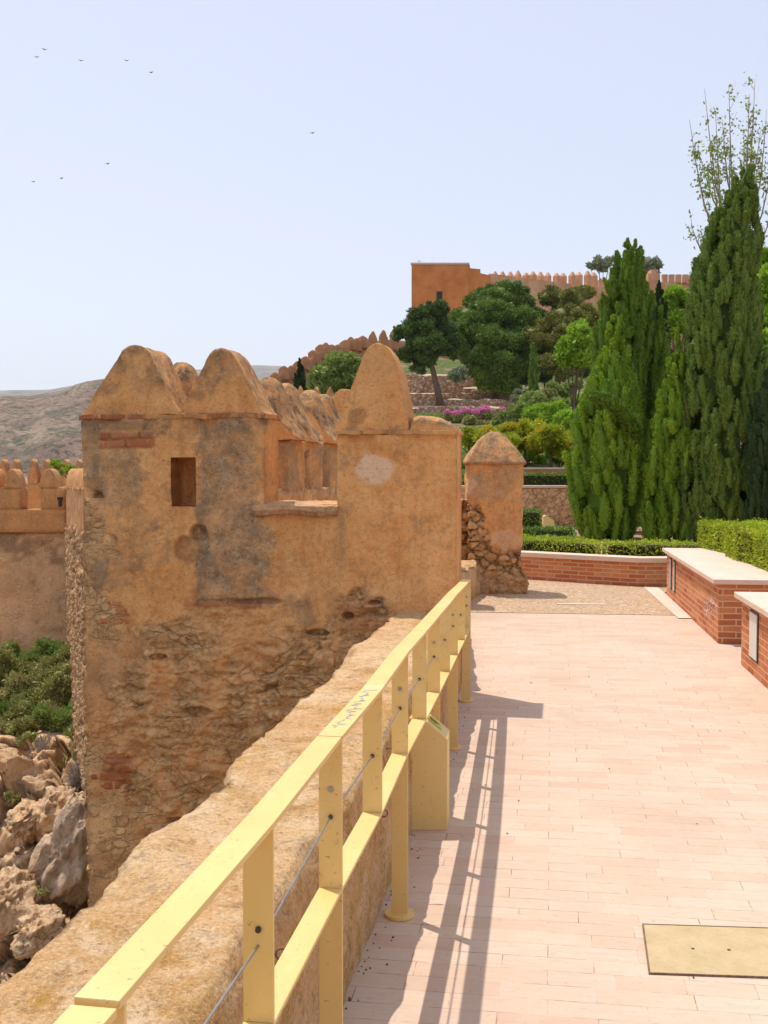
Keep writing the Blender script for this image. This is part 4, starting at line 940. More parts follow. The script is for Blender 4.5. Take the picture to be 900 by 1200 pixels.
def hedge(name, poly, z0, z1, mat, label, leaf=.035, dens=1500, group='clipped hedges in the garden', sag=.03, top_leaf=True, bare=None):
    """clipped hedge on a plan polygon (ccw)"""
    c = np.mean(np.array(poly), 0); root = empty(name, (c[0], c[1], z0), label, 'hedge', group)
    parts = []; P = []; N = []
    n = len(poly); per = []
    for i in range(n):
        a, b = np.array(poly[i]), np.array(poly[(i + 1) % n]); L = np.linalg.norm(b - a); k = int(L * (z1 - z0) * dens) + 5
        s = rng.random(k); z = z0 + rng.random(k) * (z1 - z0); nn = np.array([b[1] - a[1], a[0] - b[0]]) / L
        pp = np.stack([a[0] + (b[0] - a[0]) * s, a[1] + (b[1] - a[1]) * s, z], 1); nr = np.tile([nn[0], nn[1], 0], (k, 1)); P.append(pp); N.append(nr)
    xs = [p[0] for p in poly]; ys = [p[1] for p in poly]; A = 0
    for i in range(n): A += poly[i][0] * poly[(i + 1) % n][1] - poly[(i + 1) % n][0] * poly[i][1]
    k = int(abs(A) / 2 * dens) + 5; bx = rng.uniform(min(xs), max(xs), k * 3); by = rng.uniform(min(ys), max(ys), k * 3); ins = np.ones(len(bx), bool)
    for i in range(n):
        a, b = poly[i], poly[(i + 1) % n]; ins &= ((b[0] - a[0]) * (by - a[1]) - (b[1] - a[1]) * (bx - a[0])) > 0
    bx, by = bx[ins][:k], by[ins][:k]; P.append(np.stack([bx, by, np.full(len(bx), z1)], 1)); N.append(np.tile([0, 0, 1.], (len(bx), 1)))
    P = np.concatenate(P); N = np.concatenate(N); m = len(P)
    off = fbm(P, 1.8, 3, 3) * sag * 2.2 + fbm(P, 7, 2, 8) * .035 - np.abs(rng.normal(0, .022, m)) + (rng.random(m) < .05) * rng.uniform(0, .05, m)
    P = P + N * off[:, None]
    if bare is not None: keep = ~bare(P); P = P[keep]; N = N[keep]; m = len(P)
    V, Fc = leafquads(P, unit(rng.normal(0, 1, (m, 3)) + N * .6 + [0, 0, .4]), unit(N + rng.normal(0, .7, (m, 3))), leaf * rng.uniform(.7, 1.6, m), leaf * .6 * rng.uniform(.7, 1.2, m))
    tt = np.clip(.5 + .45 * vnoise(P * 6, 3) + rng.normal(0, .25, m), 0, 1); parts.append((V, Fc, np.repeat(tt, 4)))
    V, Fc, T = merge(parts); build('foliage', V, Fc, mat, root, attrs={'tint': T})
    mb = MB(); cc = Vector((c[0], c[1])); ip = [tuple(cc + (Vector(p) - cc) * max(.3, 1 - .09 / max(.12, (Vector(p) - cc).length))) for p in poly]; mb.prism(ip, z0, z1 - .07); mb.build('shade_core', M['core'], root)  # dark solid behind the leaves, the hedge's inner shade put into its colour
    return root
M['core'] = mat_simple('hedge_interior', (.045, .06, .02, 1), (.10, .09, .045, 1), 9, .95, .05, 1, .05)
# hedges
hedge('hedge', [(2.0, 16.55), (2.5, 16.05), (3.05, 15.62), (3.15, 16.2), (2.7, 16.7), (2.0, 17.2)], 0, .56, M['hedge'], 'low bright hedge behind the curved brick wall, just right of the capped pillar')
hedge('hedge', [(3.1, 15.65), (3.5, 15.4), (4.6, 15.4), (4.6, 16.0), (3.6, 16.0), (3.2, 16.2)], 0, .57, M['hedge'], 'low bright hedge behind the brick wall where it meets the long bench')
hedge('hedge', [(1.9, 19.4), (3.35, 19.0), (3.35, 19.7), (1.9, 20.1)], 0, .40, M['hedge_dark'], 'dark trimmed hedge row in front of the stone wall, middle of three rows', leaf=.045, dens=900)
hedge('hedge', [(2.0, 22.4), (3.9, 22.4), (3.9, 23.1), (2.0, 23.1)], 0, .38, M['hedge_dark'], 'flat trimmed hedge row nearest the cream garden post', leaf=.05, dens=700)
hedge('hedge', [(2.9, 25.2), (3.6, 25.2), (3.6, 26.0), (2.9, 26.0)], 0, .62, M['hedge_dark'], 'small square hedge block left of the cream garden post', leaf=.05, dens=600)
def gapf(P):
    px, py = topx(P); return (P[:, 1] < 13.3) & (px > 840) & (px < 846) & (py > 628)
hedge('hedge', [(4.02, 12.9), (5.6, 12.9), (5.6, 14.3), (4.05, 14.3)], 0, .93, M['hedge'], 'farther block of bright clipped hedge behind the long brick bench', leaf=.034, dens=2600)
hedge('hedge', [(3.74, 10.4), (5.2, 10.4), (5.2, 12.75), (3.93, 12.75)], 0, .98, M['hedge'], 'nearer block of bright clipped hedge behind the long brick bench', leaf=.034, dens=2800)
# cypresses
CY = 'cypress trees beside the walkway'
def cyp(px0, px1, ytip, pxtip, D, prof, mat, label, seed, zb=0., **k):
    xc = X((px0 + px1) / 2, D); hw = (px1 - px0) / 2 / F * D; H = Z(ytip, D) - zb
    return cypress((xc, D, zb), H, [(a, b * hw) for a, b in prof], mat, label, seed, lean=(X(pxtip, D) - xc, 0), **k)
BROAD = [(0, .55), (.05, .85), (.2, .97), (.4, .93), (.55, .82), (.7, .62), (.82, .42), (.92, .2), (1, .03)]
cyp(684, 756, 280, 736, 27.5, [(0, .6), (.1, .9), (.35, .95), (.6, .92), (.75, .80), (.85, .62), (.93, .42), (.97, .26), (1, .08)], M['cyp_mid'], 'tall dark green cypress behind the bright pointed one', 11, lob=.14)
cyp(664, 752, 352, 722, 25.0, [(0, .5), (.06, .84), (.2, .96), (.42, .95), (.56, .86), (.66, .62), (.78, .36), (.9, .17), (1, .03)], M['cyp_bright'], 'bright green pointed cypress in front of the group, left end', 12, tuft=.56, tr=.12, lob=.18)
cyp(754, 786, 352, 773, 27.5, [(0, .8), (.3, .95), (.6, .8), (.8, .5), (1, .05)], M['cyp_mid'], 'slim grey green cypress squeezed between the bright one and the big olive one', 14, lob=.1)
cyp(742, 786, 330, 770, 30, [(0, .8), (.3, .95), (.6, .9), (.8, .6), (1, .05)], M['cyp_dark'], 'dark slim cypress behind the gap of the group', 13, lob=.1)
cyp(752, 806, 385, 792, 24.2, [(0, .6), (.08, .9), (.3, .95), (.5, .75), (.7, .5), (.85, .3), (1, .03)], M['cyp_bright'], 'light green narrow cypress leaning on the left flank of the biggest tree', 15, lob=.16)
cyp(792, 894, 184, 875, 24.0, [(0, .74), (.08, .92), (.25, .94), (.45, .88), (.6, .80), (.72, .68), (.81, .55), (.88, .38), (.93, .24), (.97, .14), (1, .03)], M['cyp_olive'], 'biggest olive green cypress rising above all others at the right', 16, tuft=.5, tr=.095, lob=.1, lp=4.5)
cyp(812, 862, 238, 838, 24.3, [(0, .5), (.5, .9), (.75, .7), (.88, .38), (1, .03)], M['cyp_olive'], 'second olive cypress tip left of the tallest spire', 17, lob=.08)
cyp(872, 930, 425, 905, 22.5, [(0, .8), (.3, .98), (.6, .9), (.85, .5), (1, .05)], M['cyp_dark'], 'dark cypress mass at the right edge of the photo behind the hedge', 18, lob=.12)
# bent bough crossing the bright cypress
def bough():
    pts = np.array([at(748, 512, 24.3), at(738, 492, 24.1), at(722, 476, 24.0), (X(706, 24), 24., Z(466, 24)), at(690, 463, 24.0)])
    s = np.linspace(0, 1, 400); P = np.stack([np.interp(s, np.linspace(0, 1, 5), pts[:, k]) for k in range(3)], 1); n = 9000
    i = rng.integers(0, 399, n); c = P[i] ; t = unit(P[np.minimum(i + 1, 399)] - P[i] + 1e-6); r = (.10 * np.sin(np.clip(s[i] * .9 + .1, 0, 1) * np.pi) ** .5 + .02) * (1 + .5 * np.sin(s[i] * 60) * rng.random(n)) * rng.uniform(.6, 1.5, n)
    d = sphere_dirs(n); V, Fc = leafquads(c + d * r[:, None], unit(t * .8 + d * .7 + rng.normal(0, .3, (n, 3))), d, .09 * rng.uniform(.7, 1.5, n), .03 + 0 * r)
    o = build('bough', V, Fc, M['cyp_mid'], attrs={'tint': np.repeat(rng.random(n), 4)}); tag(o, 'fallen olive green bough bent across the bright cypress', 'bough')
bough()
# the sparse tree behind the biggest cypress
def sparse():
    D = 26.5; root = empty('sparse_tree', (X(858, D), D, 0), 'tall thin branched tree with sparse small leaves above the biggest cypress', 'tree')
    mb = MB(); x0 = X(862, D); mb.tube([(x0, D, -.1), (x0, D, 3), (x0 + .02, D, Z(250, D))], [.14, .11, .06], 8); mb.build('trunk', M['twig'], root, smooth=True)
    mb = MB(); LP = []
    rr = random.Random(9)
    stems = [(862, 290, 848, 100), (860, 300, 820, 104), (862, 260, 878, 92), (858, 310, 803, 140), (866, 280, 892, 128), (862, 290, 866, 150), (856, 300, 833, 128), (868, 300, 902, 180), (860, 280, 812, 170), (864, 270, 872, 110), (862, 300, 826, 170), (866, 320, 905, 235), (850, 330, 806, 262), (864, 260, 886, 150), (860, 260, 841, 140), (858, 300, 814, 205), (858, 300, 835, 190), (863, 300, 880, 200), (860, 300, 850, 160), (862, 300, 870, 170)]
    for (a, b, c, d) in stems:
        y = D + rr.uniform(-.9, .9); p0 = Vector((X(a, D), D, Z(b, D))); p3 = Vector((X(c, y), y, Z(d, y))); L = (p3 - p0).length
        p1 = p0 + (p3 - p0) * .4 + Vector(((p3 - p0).x * .22, 0, 0)); pts = [p0, p1, p0.lerp(p3, .72) + Vector(((p3 - p0).x * .12, 0, 0)), p3]
        mb.tube(pts, [.028, .02, .012, .005], 5)
        for k in range(9):
            t = rr.uniform(.2, .95); q = pts[1].lerp(pts[2], (t - .2) / .5) if t < .7 else pts[2].lerp(pts[3], (t - .7) / .3)
            e = q + Vector((rr.uniform(-.16, .16), rr.uniform(-.16, .16), rr.uniform(.1, .38))); mb.tube([q, e], [.006, .003], 4)
            for m_ in range(rr.randint(1, 5)):
                w = q.lerp(e, rr.uniform(.2, 1.05)); LP.append((w.x + rr.uniform(-.05, .05), w.y + rr.uniform(-.05, .05), w.z + rr.uniform(-.05, .05)))
    mb.build('branches', M['twig'], root, smooth=True)
    C = np.array(LP); C = np.concatenate([C, C + rng.normal(0, .04, C.shape)]); C = np.concatenate([C, C + rng.normal(0, .09, C.shape)]); n = len(C); V, Fc = leafquads(C, sphere_dirs(n), unit(sphere_dirs(n) + [0, -.8, .5]), .085 * rng.uniform(.6, 1.3, n), .06 * rng.uniform(.6, 1.2, n))
    build('leaves', V, Fc, M['mastic'], root, attrs={'tint': np.repeat(rng.random(n), 4)})
sparse()
def B(lst, dy=0):
    """(px, py, radius px, D) -> world blobs"""
    return [(X(a, d), d + dy, Z(b, d), r / F * d) for a, b, r, d in lst]
# bright leafy trees behind the cypresses
blobtree('leafy_tree', (X(900, 32), 32, .4), B([(893, 330, 22, 32), (905, 370, 30, 32), (900, 415, 28, 31), (890, 300, 9, 33), (925, 330, 40, 34), (898, 455, 24, 31)]), M['lime'], 'bright green leafy tree at the right edge behind the biggest cypress', leaf=.16, per=420, trunk=[(X(905, 32), 32, 0), (X(903, 32), 32, 5)], trunk_r=.16)
blobtree('leafy_tree', (X(790, 50), 50, 2), B([(785, 352, 16, 50), (795, 375, 18, 50), (776, 385, 14, 50), (805, 350, 14, 50)]), M['lime'], 'bright green treetop seen between the cypresses below the castle wall', leaf=.22, per=380, trunk=[(X(790, 50), 50, 2), (X(790, 50), 50, 7)], trunk_r=.16)
blobtree('leafy_tree', (X(668, 48), 48, 2), B([(668, 400, 13, 48), (680, 385, 12, 48), (660, 412, 10, 48), (675, 420, 15, 48), (690, 400, 14, 49)]), M['lime'], 'light green small tree left of the bright pointed cypress', leaf=.2, per=380, trunk=[(X(672, 48), 48, 2), (X(672, 48), 48, 5)], trunk_r=.1)
# pines below the castle
blobtree('pine_tree', (X(516, 84), 84, 6.4), B([(490, 368, 11, 84), (512, 365, 12, 84), (478, 385, 12, 84), (497, 385, 15, 84), (520, 383, 14, 85), (485, 402, 14, 84), (505, 403, 14, 83), (527, 398, 12, 85), (478, 416, 10, 84), (497, 420, 12, 84), (520, 413, 9, 84), (490, 432, 7, 84), (467, 395, 6, 84), (500, 360, 8, 84), (530, 415, 6, 84)]), M['pine_dark'], 'umbrella pine with a bare leaning trunk standing on the stone terraces', leaf=.19, per=330, trunk=[(X(517, 84), 84, Z(479, 84)), (X(512, 84), 84, Z(455, 84)), (X(505, 84), 84, Z(425, 84)), (X(500, 84), 84, Z(400, 84))], trunk_r=.3, group='pines on the castle slope')
blobtree('pine_tree', (X(575, 88), 88, 7), B([(585, 345, 17, 92), (600, 338, 14, 93), (565, 352, 16, 92), (612, 352, 13, 93), (548, 372, 18, 90), (575, 370, 20, 88), (600, 375, 20, 89), (622, 370, 13, 92), (545, 395, 18, 88), (568, 395, 19, 86), (595, 402, 22, 87), (560, 415, 18, 86), (580, 428, 20, 86), (604, 428, 18, 87), (545, 418, 12, 87), (572, 445, 15, 86), (595, 448, 12, 86), (590, 458, 7, 86), (558, 432, 12, 86), (623, 400, 14, 90), (552, 378, 14, 87), (537, 405, 10, 87), (578, 352, 14, 90)]), M['pine'], 'largest dense dark green pine below the castle block', leaf=.19, per=330, trunk=[(X(580, 88), 88, 6.5), (X(580, 88), 88, 12)], trunk_r=.3, group='pines on the castle slope')
blobtree('pine_tree', (X(650, 84), 84, 7), B([(665, 352, 14, 88), (680, 345, 12, 90), (650, 345, 10, 92), (640, 348, 9, 92), (655, 370, 14, 86), (675, 368, 14, 86), (635, 385, 12, 86), (622, 390, 9, 86), (660, 385, 13, 85), (650, 400, 12, 85), (632, 400, 10, 85), (690, 372, 14, 88), (668, 405, 12, 85), (645, 425, 13, 84), (660, 432, 14, 84), (672, 425, 12, 84)]), M['pine_brown'], 'ochre tinged pine with rounded tiers right of the largest pine', leaf=.19, per=330, trunk=[(X(652, 85), 85, 6.5), (X(655, 85), 85, 12)], trunk_r=.3, group='pines on the castle slope')
blobtree('pine_tree', (X(655, 92), 92, 7), B([(640, 348, 10, 95), (655, 358, 12, 95), (632, 375, 12, 95), (640, 410, 16, 93), (625, 425, 14, 92), (615, 440, 12, 90), (636, 438, 12, 91), (610, 415, 14, 92), (690, 400, 18, 94), (672, 440, 14, 90), (690, 430, 14, 92)]), M['pine_dark'], 'dark pine filling the gap behind the ochre tinged one', leaf=.2, per=320, trunk=[(X(640, 92), 92, 7), (X(640, 92), 92, 12)], trunk_r=.3, group='pines on the castle slope')
cyp(619, 630, 404, 624.5, 66, [(0, .7), (.2, 1), (.6, .9), (.85, .6), (1, .1)], M['cyp_olive'], 'small lone column cypress on the slope below the pines', 19, zb=4.4, leaf=.14, tuft=.7, tr=.14, group='slope cypresses')
cyp(344, 361, 420, 352, 62, [(0, .7), (.3, 1), (.55, .7), (.8, .35), (1, .1)], M['cyp_dark'], 'small dark cypress at the left end of the stepped wall', 22, zb=4.0, leaf=.14, tuft=.7, tr=.14, lob=.3, group='slope cypresses')
blobtree('feathery_tree', (X(395, 60), 60, 3.5), B([(400, 428, 14, 60), (385, 436, 13, 60), (415, 430, 12, 60), (372, 446, 11, 60), (395, 448, 16, 60), (420, 445, 14, 60), (408, 420, 8, 60), (380, 455, 12, 60), (430, 440, 10, 60)]), M['mastic'], 'feathery bright green tree in front of the stepped wall', leaf=.28, per=480, trunk=[(X(398, 60), 60, 3), (X(398, 60), 60, 5.5)], trunk_r=.15)
blobtree('olive_bush', (X(537, 80), 80, 6), B([(537, 438, 8, 80), (531, 442, 6, 80), (543, 443, 5, 80)]), M['silver'], 'grey green round bush on the top terrace under the largest pine', 'bush', leaf=.25, per=420, core=.7)
# trees poking above the castle wall
blobtree('wall_tree', (X(700, 170), 170, 18), B([(700, 308, 8, 170), (690, 312, 5, 170), (712, 306, 6, 170), (705, 316, 7, 170)]), M['silver'], 'grey leaved treetop above the castle wall, left of the dark cypress tip', leaf=.5, per=220, trunk=[(X(702, 170), 170, 18), (X(702, 170), 170, 30)], trunk_r=.25, core=.6, group='treetops behind the castle wall')
blobtree('wall_tree', (X(758, 170), 170, 18), B([(757, 306, 9, 170), (765, 312, 7, 170), (750, 312, 6, 170), (758, 318, 8, 170)]), M['silver'], 'grey leaved treetop above the castle wall, right of the dark cypress tip', leaf=.5, per=220, trunk=[(X(758, 170), 170, 18), (X(758, 170), 170, 30)], trunk_r=.25, core=.6, group='treetops behind the castle wall')
# shrubs in the garden
def shrub(px, py, r, D, mat, label, leaf=.08, per=420, cat='bush', grp='garden shrubs on the slope', n=7, sx=1.3, sz=.8, name='shrub', core=.72, trunk=True):
    rr = random.Random(int(px * 7 + py)); bl = [(px, py, r * .75, D)] + [(px + rr.uniform(-1, 1) * r * sx, py + rr.uniform(-1, 1) * r * sz, r * rr.uniform(.35, .65), D + rr.uniform(-.6, .6)) for _ in range(n)]
    zg = Z(py + r, D)
    return blobtree(name, (X(px, D), D, zg - .3), B(bl), mat, label, cat, grp, leaf=leaf, per=per, core=core, trunk=[(X(px, D), D, zg - .6), (X(px, D), D, zg + .1)] if trunk else None, trunk_r=.05, fuzz=.2)
S = shrub
S(562, 500, 11, 60, M['scrub'], 'olive bush below the pink flowers at their left', .16)
S(592, 498, 12, 60, M['scrub'], 'olive bush below the pink flowers in their middle', .16)
S(617, 487, 14, 58, M['scrub'], 'rounded olive bush right of the pink flowers', .16)
S(642, 480, 16, 56, M['mastic'], 'yellowish feathery bush left of the cypress group', .16)
S(655, 458, 13, 66, M['mastic'], 'pale bush on the slope under the ochre pine', .18)
S(611, 462, 7, 68, M['silver'], 'small grey bush between terraces and lone cypress', .18, trunk=False)
S(585, 512, 12, 50, M['silver'], 'silvery bush behind the citrus trees, left one', .13)
S(612, 508, 12, 50, M['silver'], 'silvery bush behind the citrus trees, right one', .13)
S(550, 514, 12, 44, M['citrus'], 'yellow green bush between the tower and the capped pillar', .11)
S(545, 548, 9, 40, M['hedge_dark'], 'dark green bush low between the tower and the capped pillar', .1)
S(655, 530, 14, 44, M['hedge_dark'], 'dark bush behind the citrus trees beside the bright cypress', .11)
S(620, 532, 13, 46, M['lime'], 'lime bush behind the citrus stems', .11)
S(596, 488, 12, 56, M['mastic'], 'feathery bush right under the pink flowers', .15)
S(628, 468, 13, 62, M['scrub'], 'bush at the foot of the lone column cypress', .16)
S(665, 475, 14, 58, M['lime'], 'lime green bush beside the top of the citrus trees', .15)
S(575, 520, 14, 52, M['mastic'], 'soft green bush above the cone of the capped pillar', .14)
S(540, 570, 9, 34, M['hedge_dark'], 'clump of low leaves in the gap left of the capped pillar', .1)
def citrus(px, py, r, D, label, mat='citrus'):
    rr = random.Random(px); bl = [(px + rr.uniform(-1, 1) * r, py + rr.uniform(-.5, .6) * r, r * rr.uniform(.4, .6), D + rr.uniform(-.7, .7)) for _ in range(9)] + [(px, py, r * .7, D)]
    zg = float(np.interp(D, [34, 45, 60], [.95, 1.5, 3.9]))
    blobtree('citrus_tree', (X(px, D), D, zg), B(bl), M[mat], label, 'tree', 'citrus trees on the garden terrace', leaf=.11, per=430, core=.62, trunk=[(X(px, D), D, zg - .1), (X(px - 1, D), D, (zg + Z(py, D)) / 2), (X(px, D), D, Z(py, D))], trunk_r=.07, fuzz=.2)
citrus(590, 520, 20, 41, 'yellow green citrus tree right behind the capped pillar')
citrus(616, 510, 22, 42, 'yellow green citrus tree with orange tinged leaves, left of the next to the cypress')
citrus(646, 514, 24, 41, 'yellow green citrus tree touching the bright cypress')
citrus(640, 486, 18, 47, 'bright lime tree behind the citrus row', 'lime')
citrus(664, 494, 17, 45, 'bright lime tree half hidden by the left flank of the bright cypress', 'lime')
citrus(560, 540, 9, 42, 'small yellow green citrus tree seen left of the capped pillar')
def bougain():
    D = 61; root = empty('flowering_shrub', (X(560, D), D, 3.6), 'shrub covered in pink blossom at the foot of the stone terraces', 'shrub')
    bl = B([(535, 489, 6, D), (545, 486, 7, D), (556, 488, 7, D), (568, 484, 7, D), (578, 488, 6, D), (588, 483, 4, D), (524, 487, 4, D), (562, 492, 6, D), (550, 494, 5, D)])
    pa = [];
    for mat, nm, lf, per, rad_, z in ((M['scrub'], 'foliage', .14, 500, 1., -.12), (M['pink'], 'blossom', .12, 230, 1.06, .12)):
        parts = []
        for k, (x, y, zz, r) in enumerate(bl):
            n = per; d = sphere_dirs(n); d[:, 2] = np.abs(d[:, 2]) if nm == 'blossom' else d[:, 2]
            P = np.array([x, y, zz + z]) + d * r * rad_ * [1, 1, .8]; 
            if nm == 'blossom': P = P[fbm(P, 1.6, 2, 3) > -.12]; n = len(P); d = d[:n]
            V, Fc = leafquads(P, unit(d + rng.normal(0, .6, (n, 3))), d, lf * rng.uniform(.6, 1.4, n), lf * .8 + 0 * P[:, 0]); parts.append((V, Fc, np.repeat(rng.random(n), 4)))
        V, Fc, T = merge(parts); build(nm, V, Fc, mat, root, attrs={'tint': T})
bougain()
# ground cover on the slope
def cover():
    n = 26000; px = rng.uniform(480, 700, n); D = rng.uniform(36, 76, n); x = X(px, D) 
    z = np.interp(D, [34, 45, 60, 74, 78], [.95, 1.5, 3.9, 4.7, 4.95]); P = np.stack([x, D, z + .05 + fbm(np.stack([x, D, 0 * D], 1), .3, 3, 1) * .5], 1); P = P[fbm(P * [1, 1, 0], .35, 3, 9) > -.1]; n = len(P)
    V, Fc = leafquads(P, unit(rng.normal(0, .6, (n, 3)) + [0, 0, 1]), sphere_dirs(n), .28 * rng.uniform(.6, 1.6, n), .13 + 0 * P[:, 0]); o = build('ground_cover', V, Fc, M['mastic'], attrs={'tint': np.repeat(rng.random(n), 4)})
    tag(o, 'loose green herbs covering the garden slope', 'ground cover', kind='stuff')
cover()
# ------------------------------------------------------------------ garden walls
def garden_walls():
    D = 30; V, Fc = gridbox(160, 6, 40); x = X(540, D) + V[:, 0] * (X(690, D) - X(540, D)); P = np.stack([x, D + V[:, 1] * .4, V[:, 2] * 1.03], 1); f1, f2, cid = worley(P * [1, .2, 1.2], 6.5, 3); j = (1 - sstep(.02, .12, f2 - f1)) * .7
    P[:, 1] += np.where(V[:, 1] < .1, j * .05 - cid * .03, 0); root = empty('stone_wall', (X(620, D), D, 0), 'pinkish rubble stone retaining wall with thin coping behind the hedge rows', 'wall')
    build('stonework', P, Fc, M['far_masonry'], root, smooth=True, attrs=masonry_attrs(P, mk=np.stack([0 * j, 0 * j, 1 + 0 * j], 1), mk2=np.stack([.6 + .4 * cid, 0 * j, j * .7], 1), cell=cid))  # pale tone raised on every stone, sunlight put into the wall's colour
    mb = MB(); mb.box(((X(540, D) + X(690, D)) / 2, D + .2, 1.065), (X(690, D) - X(540, D), .5, .06)); mb.build('coping', M['slab'], root)
    hedge('hedge', [(X(560, 32), 31), (X(680, 32), 31), (X(680, 32), 31.8), (X(560, 32), 31.8)], 1.0, 1.42, M['hedge_dark'], 'dark hedge strip on top of the pinkish stone wall', leaf=.06, dens=500)
    D = 37; root = empty('brick_wall', (X(625, D), D, .9), 'short low brick wall with pale top above the pinkish stone wall', 'wall')
    mb = MB(); mb.box((X(630, D), D, 1.2), (X(690, D) - X(570, D), .3, .62)); mb.build('brickwork', M['brick'], root)
    mb = MB(); mb.box((X(630, D), D, 1.54), (X(690, D) - X(570, D) + .1, .4, .06)); mb.build('coping', M['slab'], root)
    D = 24.5; root = empty('garden_post', (X(643.5, D), D, 0), 'short cream metal plaque post with slanted top among the hedge rows', 'post')
    mb = MB(); x0, x1 = X(637, D), X(650, D); zt = Z(604, D); pr = [(x0, 0), (x1, 0), (x1, zt - .12), (x0 + .06, zt), (x0, zt - .02)]; fr = [(x, D, z) for x, z in pr]; bk = [(x, D + .2, z) for x, z in pr]
    mb.poly(fr); mb.poly(bk[::-1]); [mb.poly([fr[i], bk[i], bk[(i + 1) % 5], fr[(i + 1) % 5]]) for i in range(5)]; mb.build('casing', M['cream'], root, bevel=.004)
    # a path edge
    D = 28.3; mb = MB(); mb.prism([(X(640, D), D), (X(690, D), D - 2.2), (X(690, D), D - 2.0), (X(645, D), D + .2)], -.01, .09); tag(mb.build('kerb', M['slab']), 'pale curved garden path edging in front of the pinkish stone wall', 'kerb')
    rows = [(100, 438), (96, 446), (92, 453), (88, 461), (84, 468), (80, 476)]
    for k, (D, y) in enumerate(rows):
        zt = Z(y, D); x0, x1 = X(455, D), X(612 - 3 * k, D); V, Fc = gridbox(150, 3, 8); P = np.stack([x0 + V[:, 0] * (x1 - x0), D + V[:, 1] * 4.5, zt - (1 - V[:, 2]) * 1.3], 1)
        P += vdisp(P, .5, .12, 3, k) + vdisp(P, 2.2, .09, 3, k + 4) * (V[:, 1:2] < .99)
        P[:, 2] += (V[:, 2] > .9) * np.where(V[:, 1] < .1, 0, -.3 - .2 * V[:, 1]) - np.clip(fbm(P * [1, 0, 0], .25, 3, k) - .12, 0, 1) * 1.2 * (V[:, 2] > .9)
        o = build('terrace_wall', P, Fc, M['drystone'], smooth=True)
        V, Fc = gridbox(150, 8, 1); P = np.stack([x0 + .2 + V[:, 0] * (x1 - x0 - .4), D + .25 + V[:, 1] * 3.9, zt - .16 + V[:, 1] * .42 - (1 - V[:, 2]) * .3], 1); P += vdisp(P, .9, .16, 4, k + 9)
        build('earth_fill', P, Fc, M['tread'], o, smooth=True)
        nm = ['topmost', 'second from the top', 'third from the top', 'fourth from the top', 'fifth from the top', 'lowest, just behind the pink flowers'][k]
        tag(o, 'rubble stone terrace wall on the slope, ' + nm, 'terrace wall', 'stone terrace walls below the castle')
garden_walls()
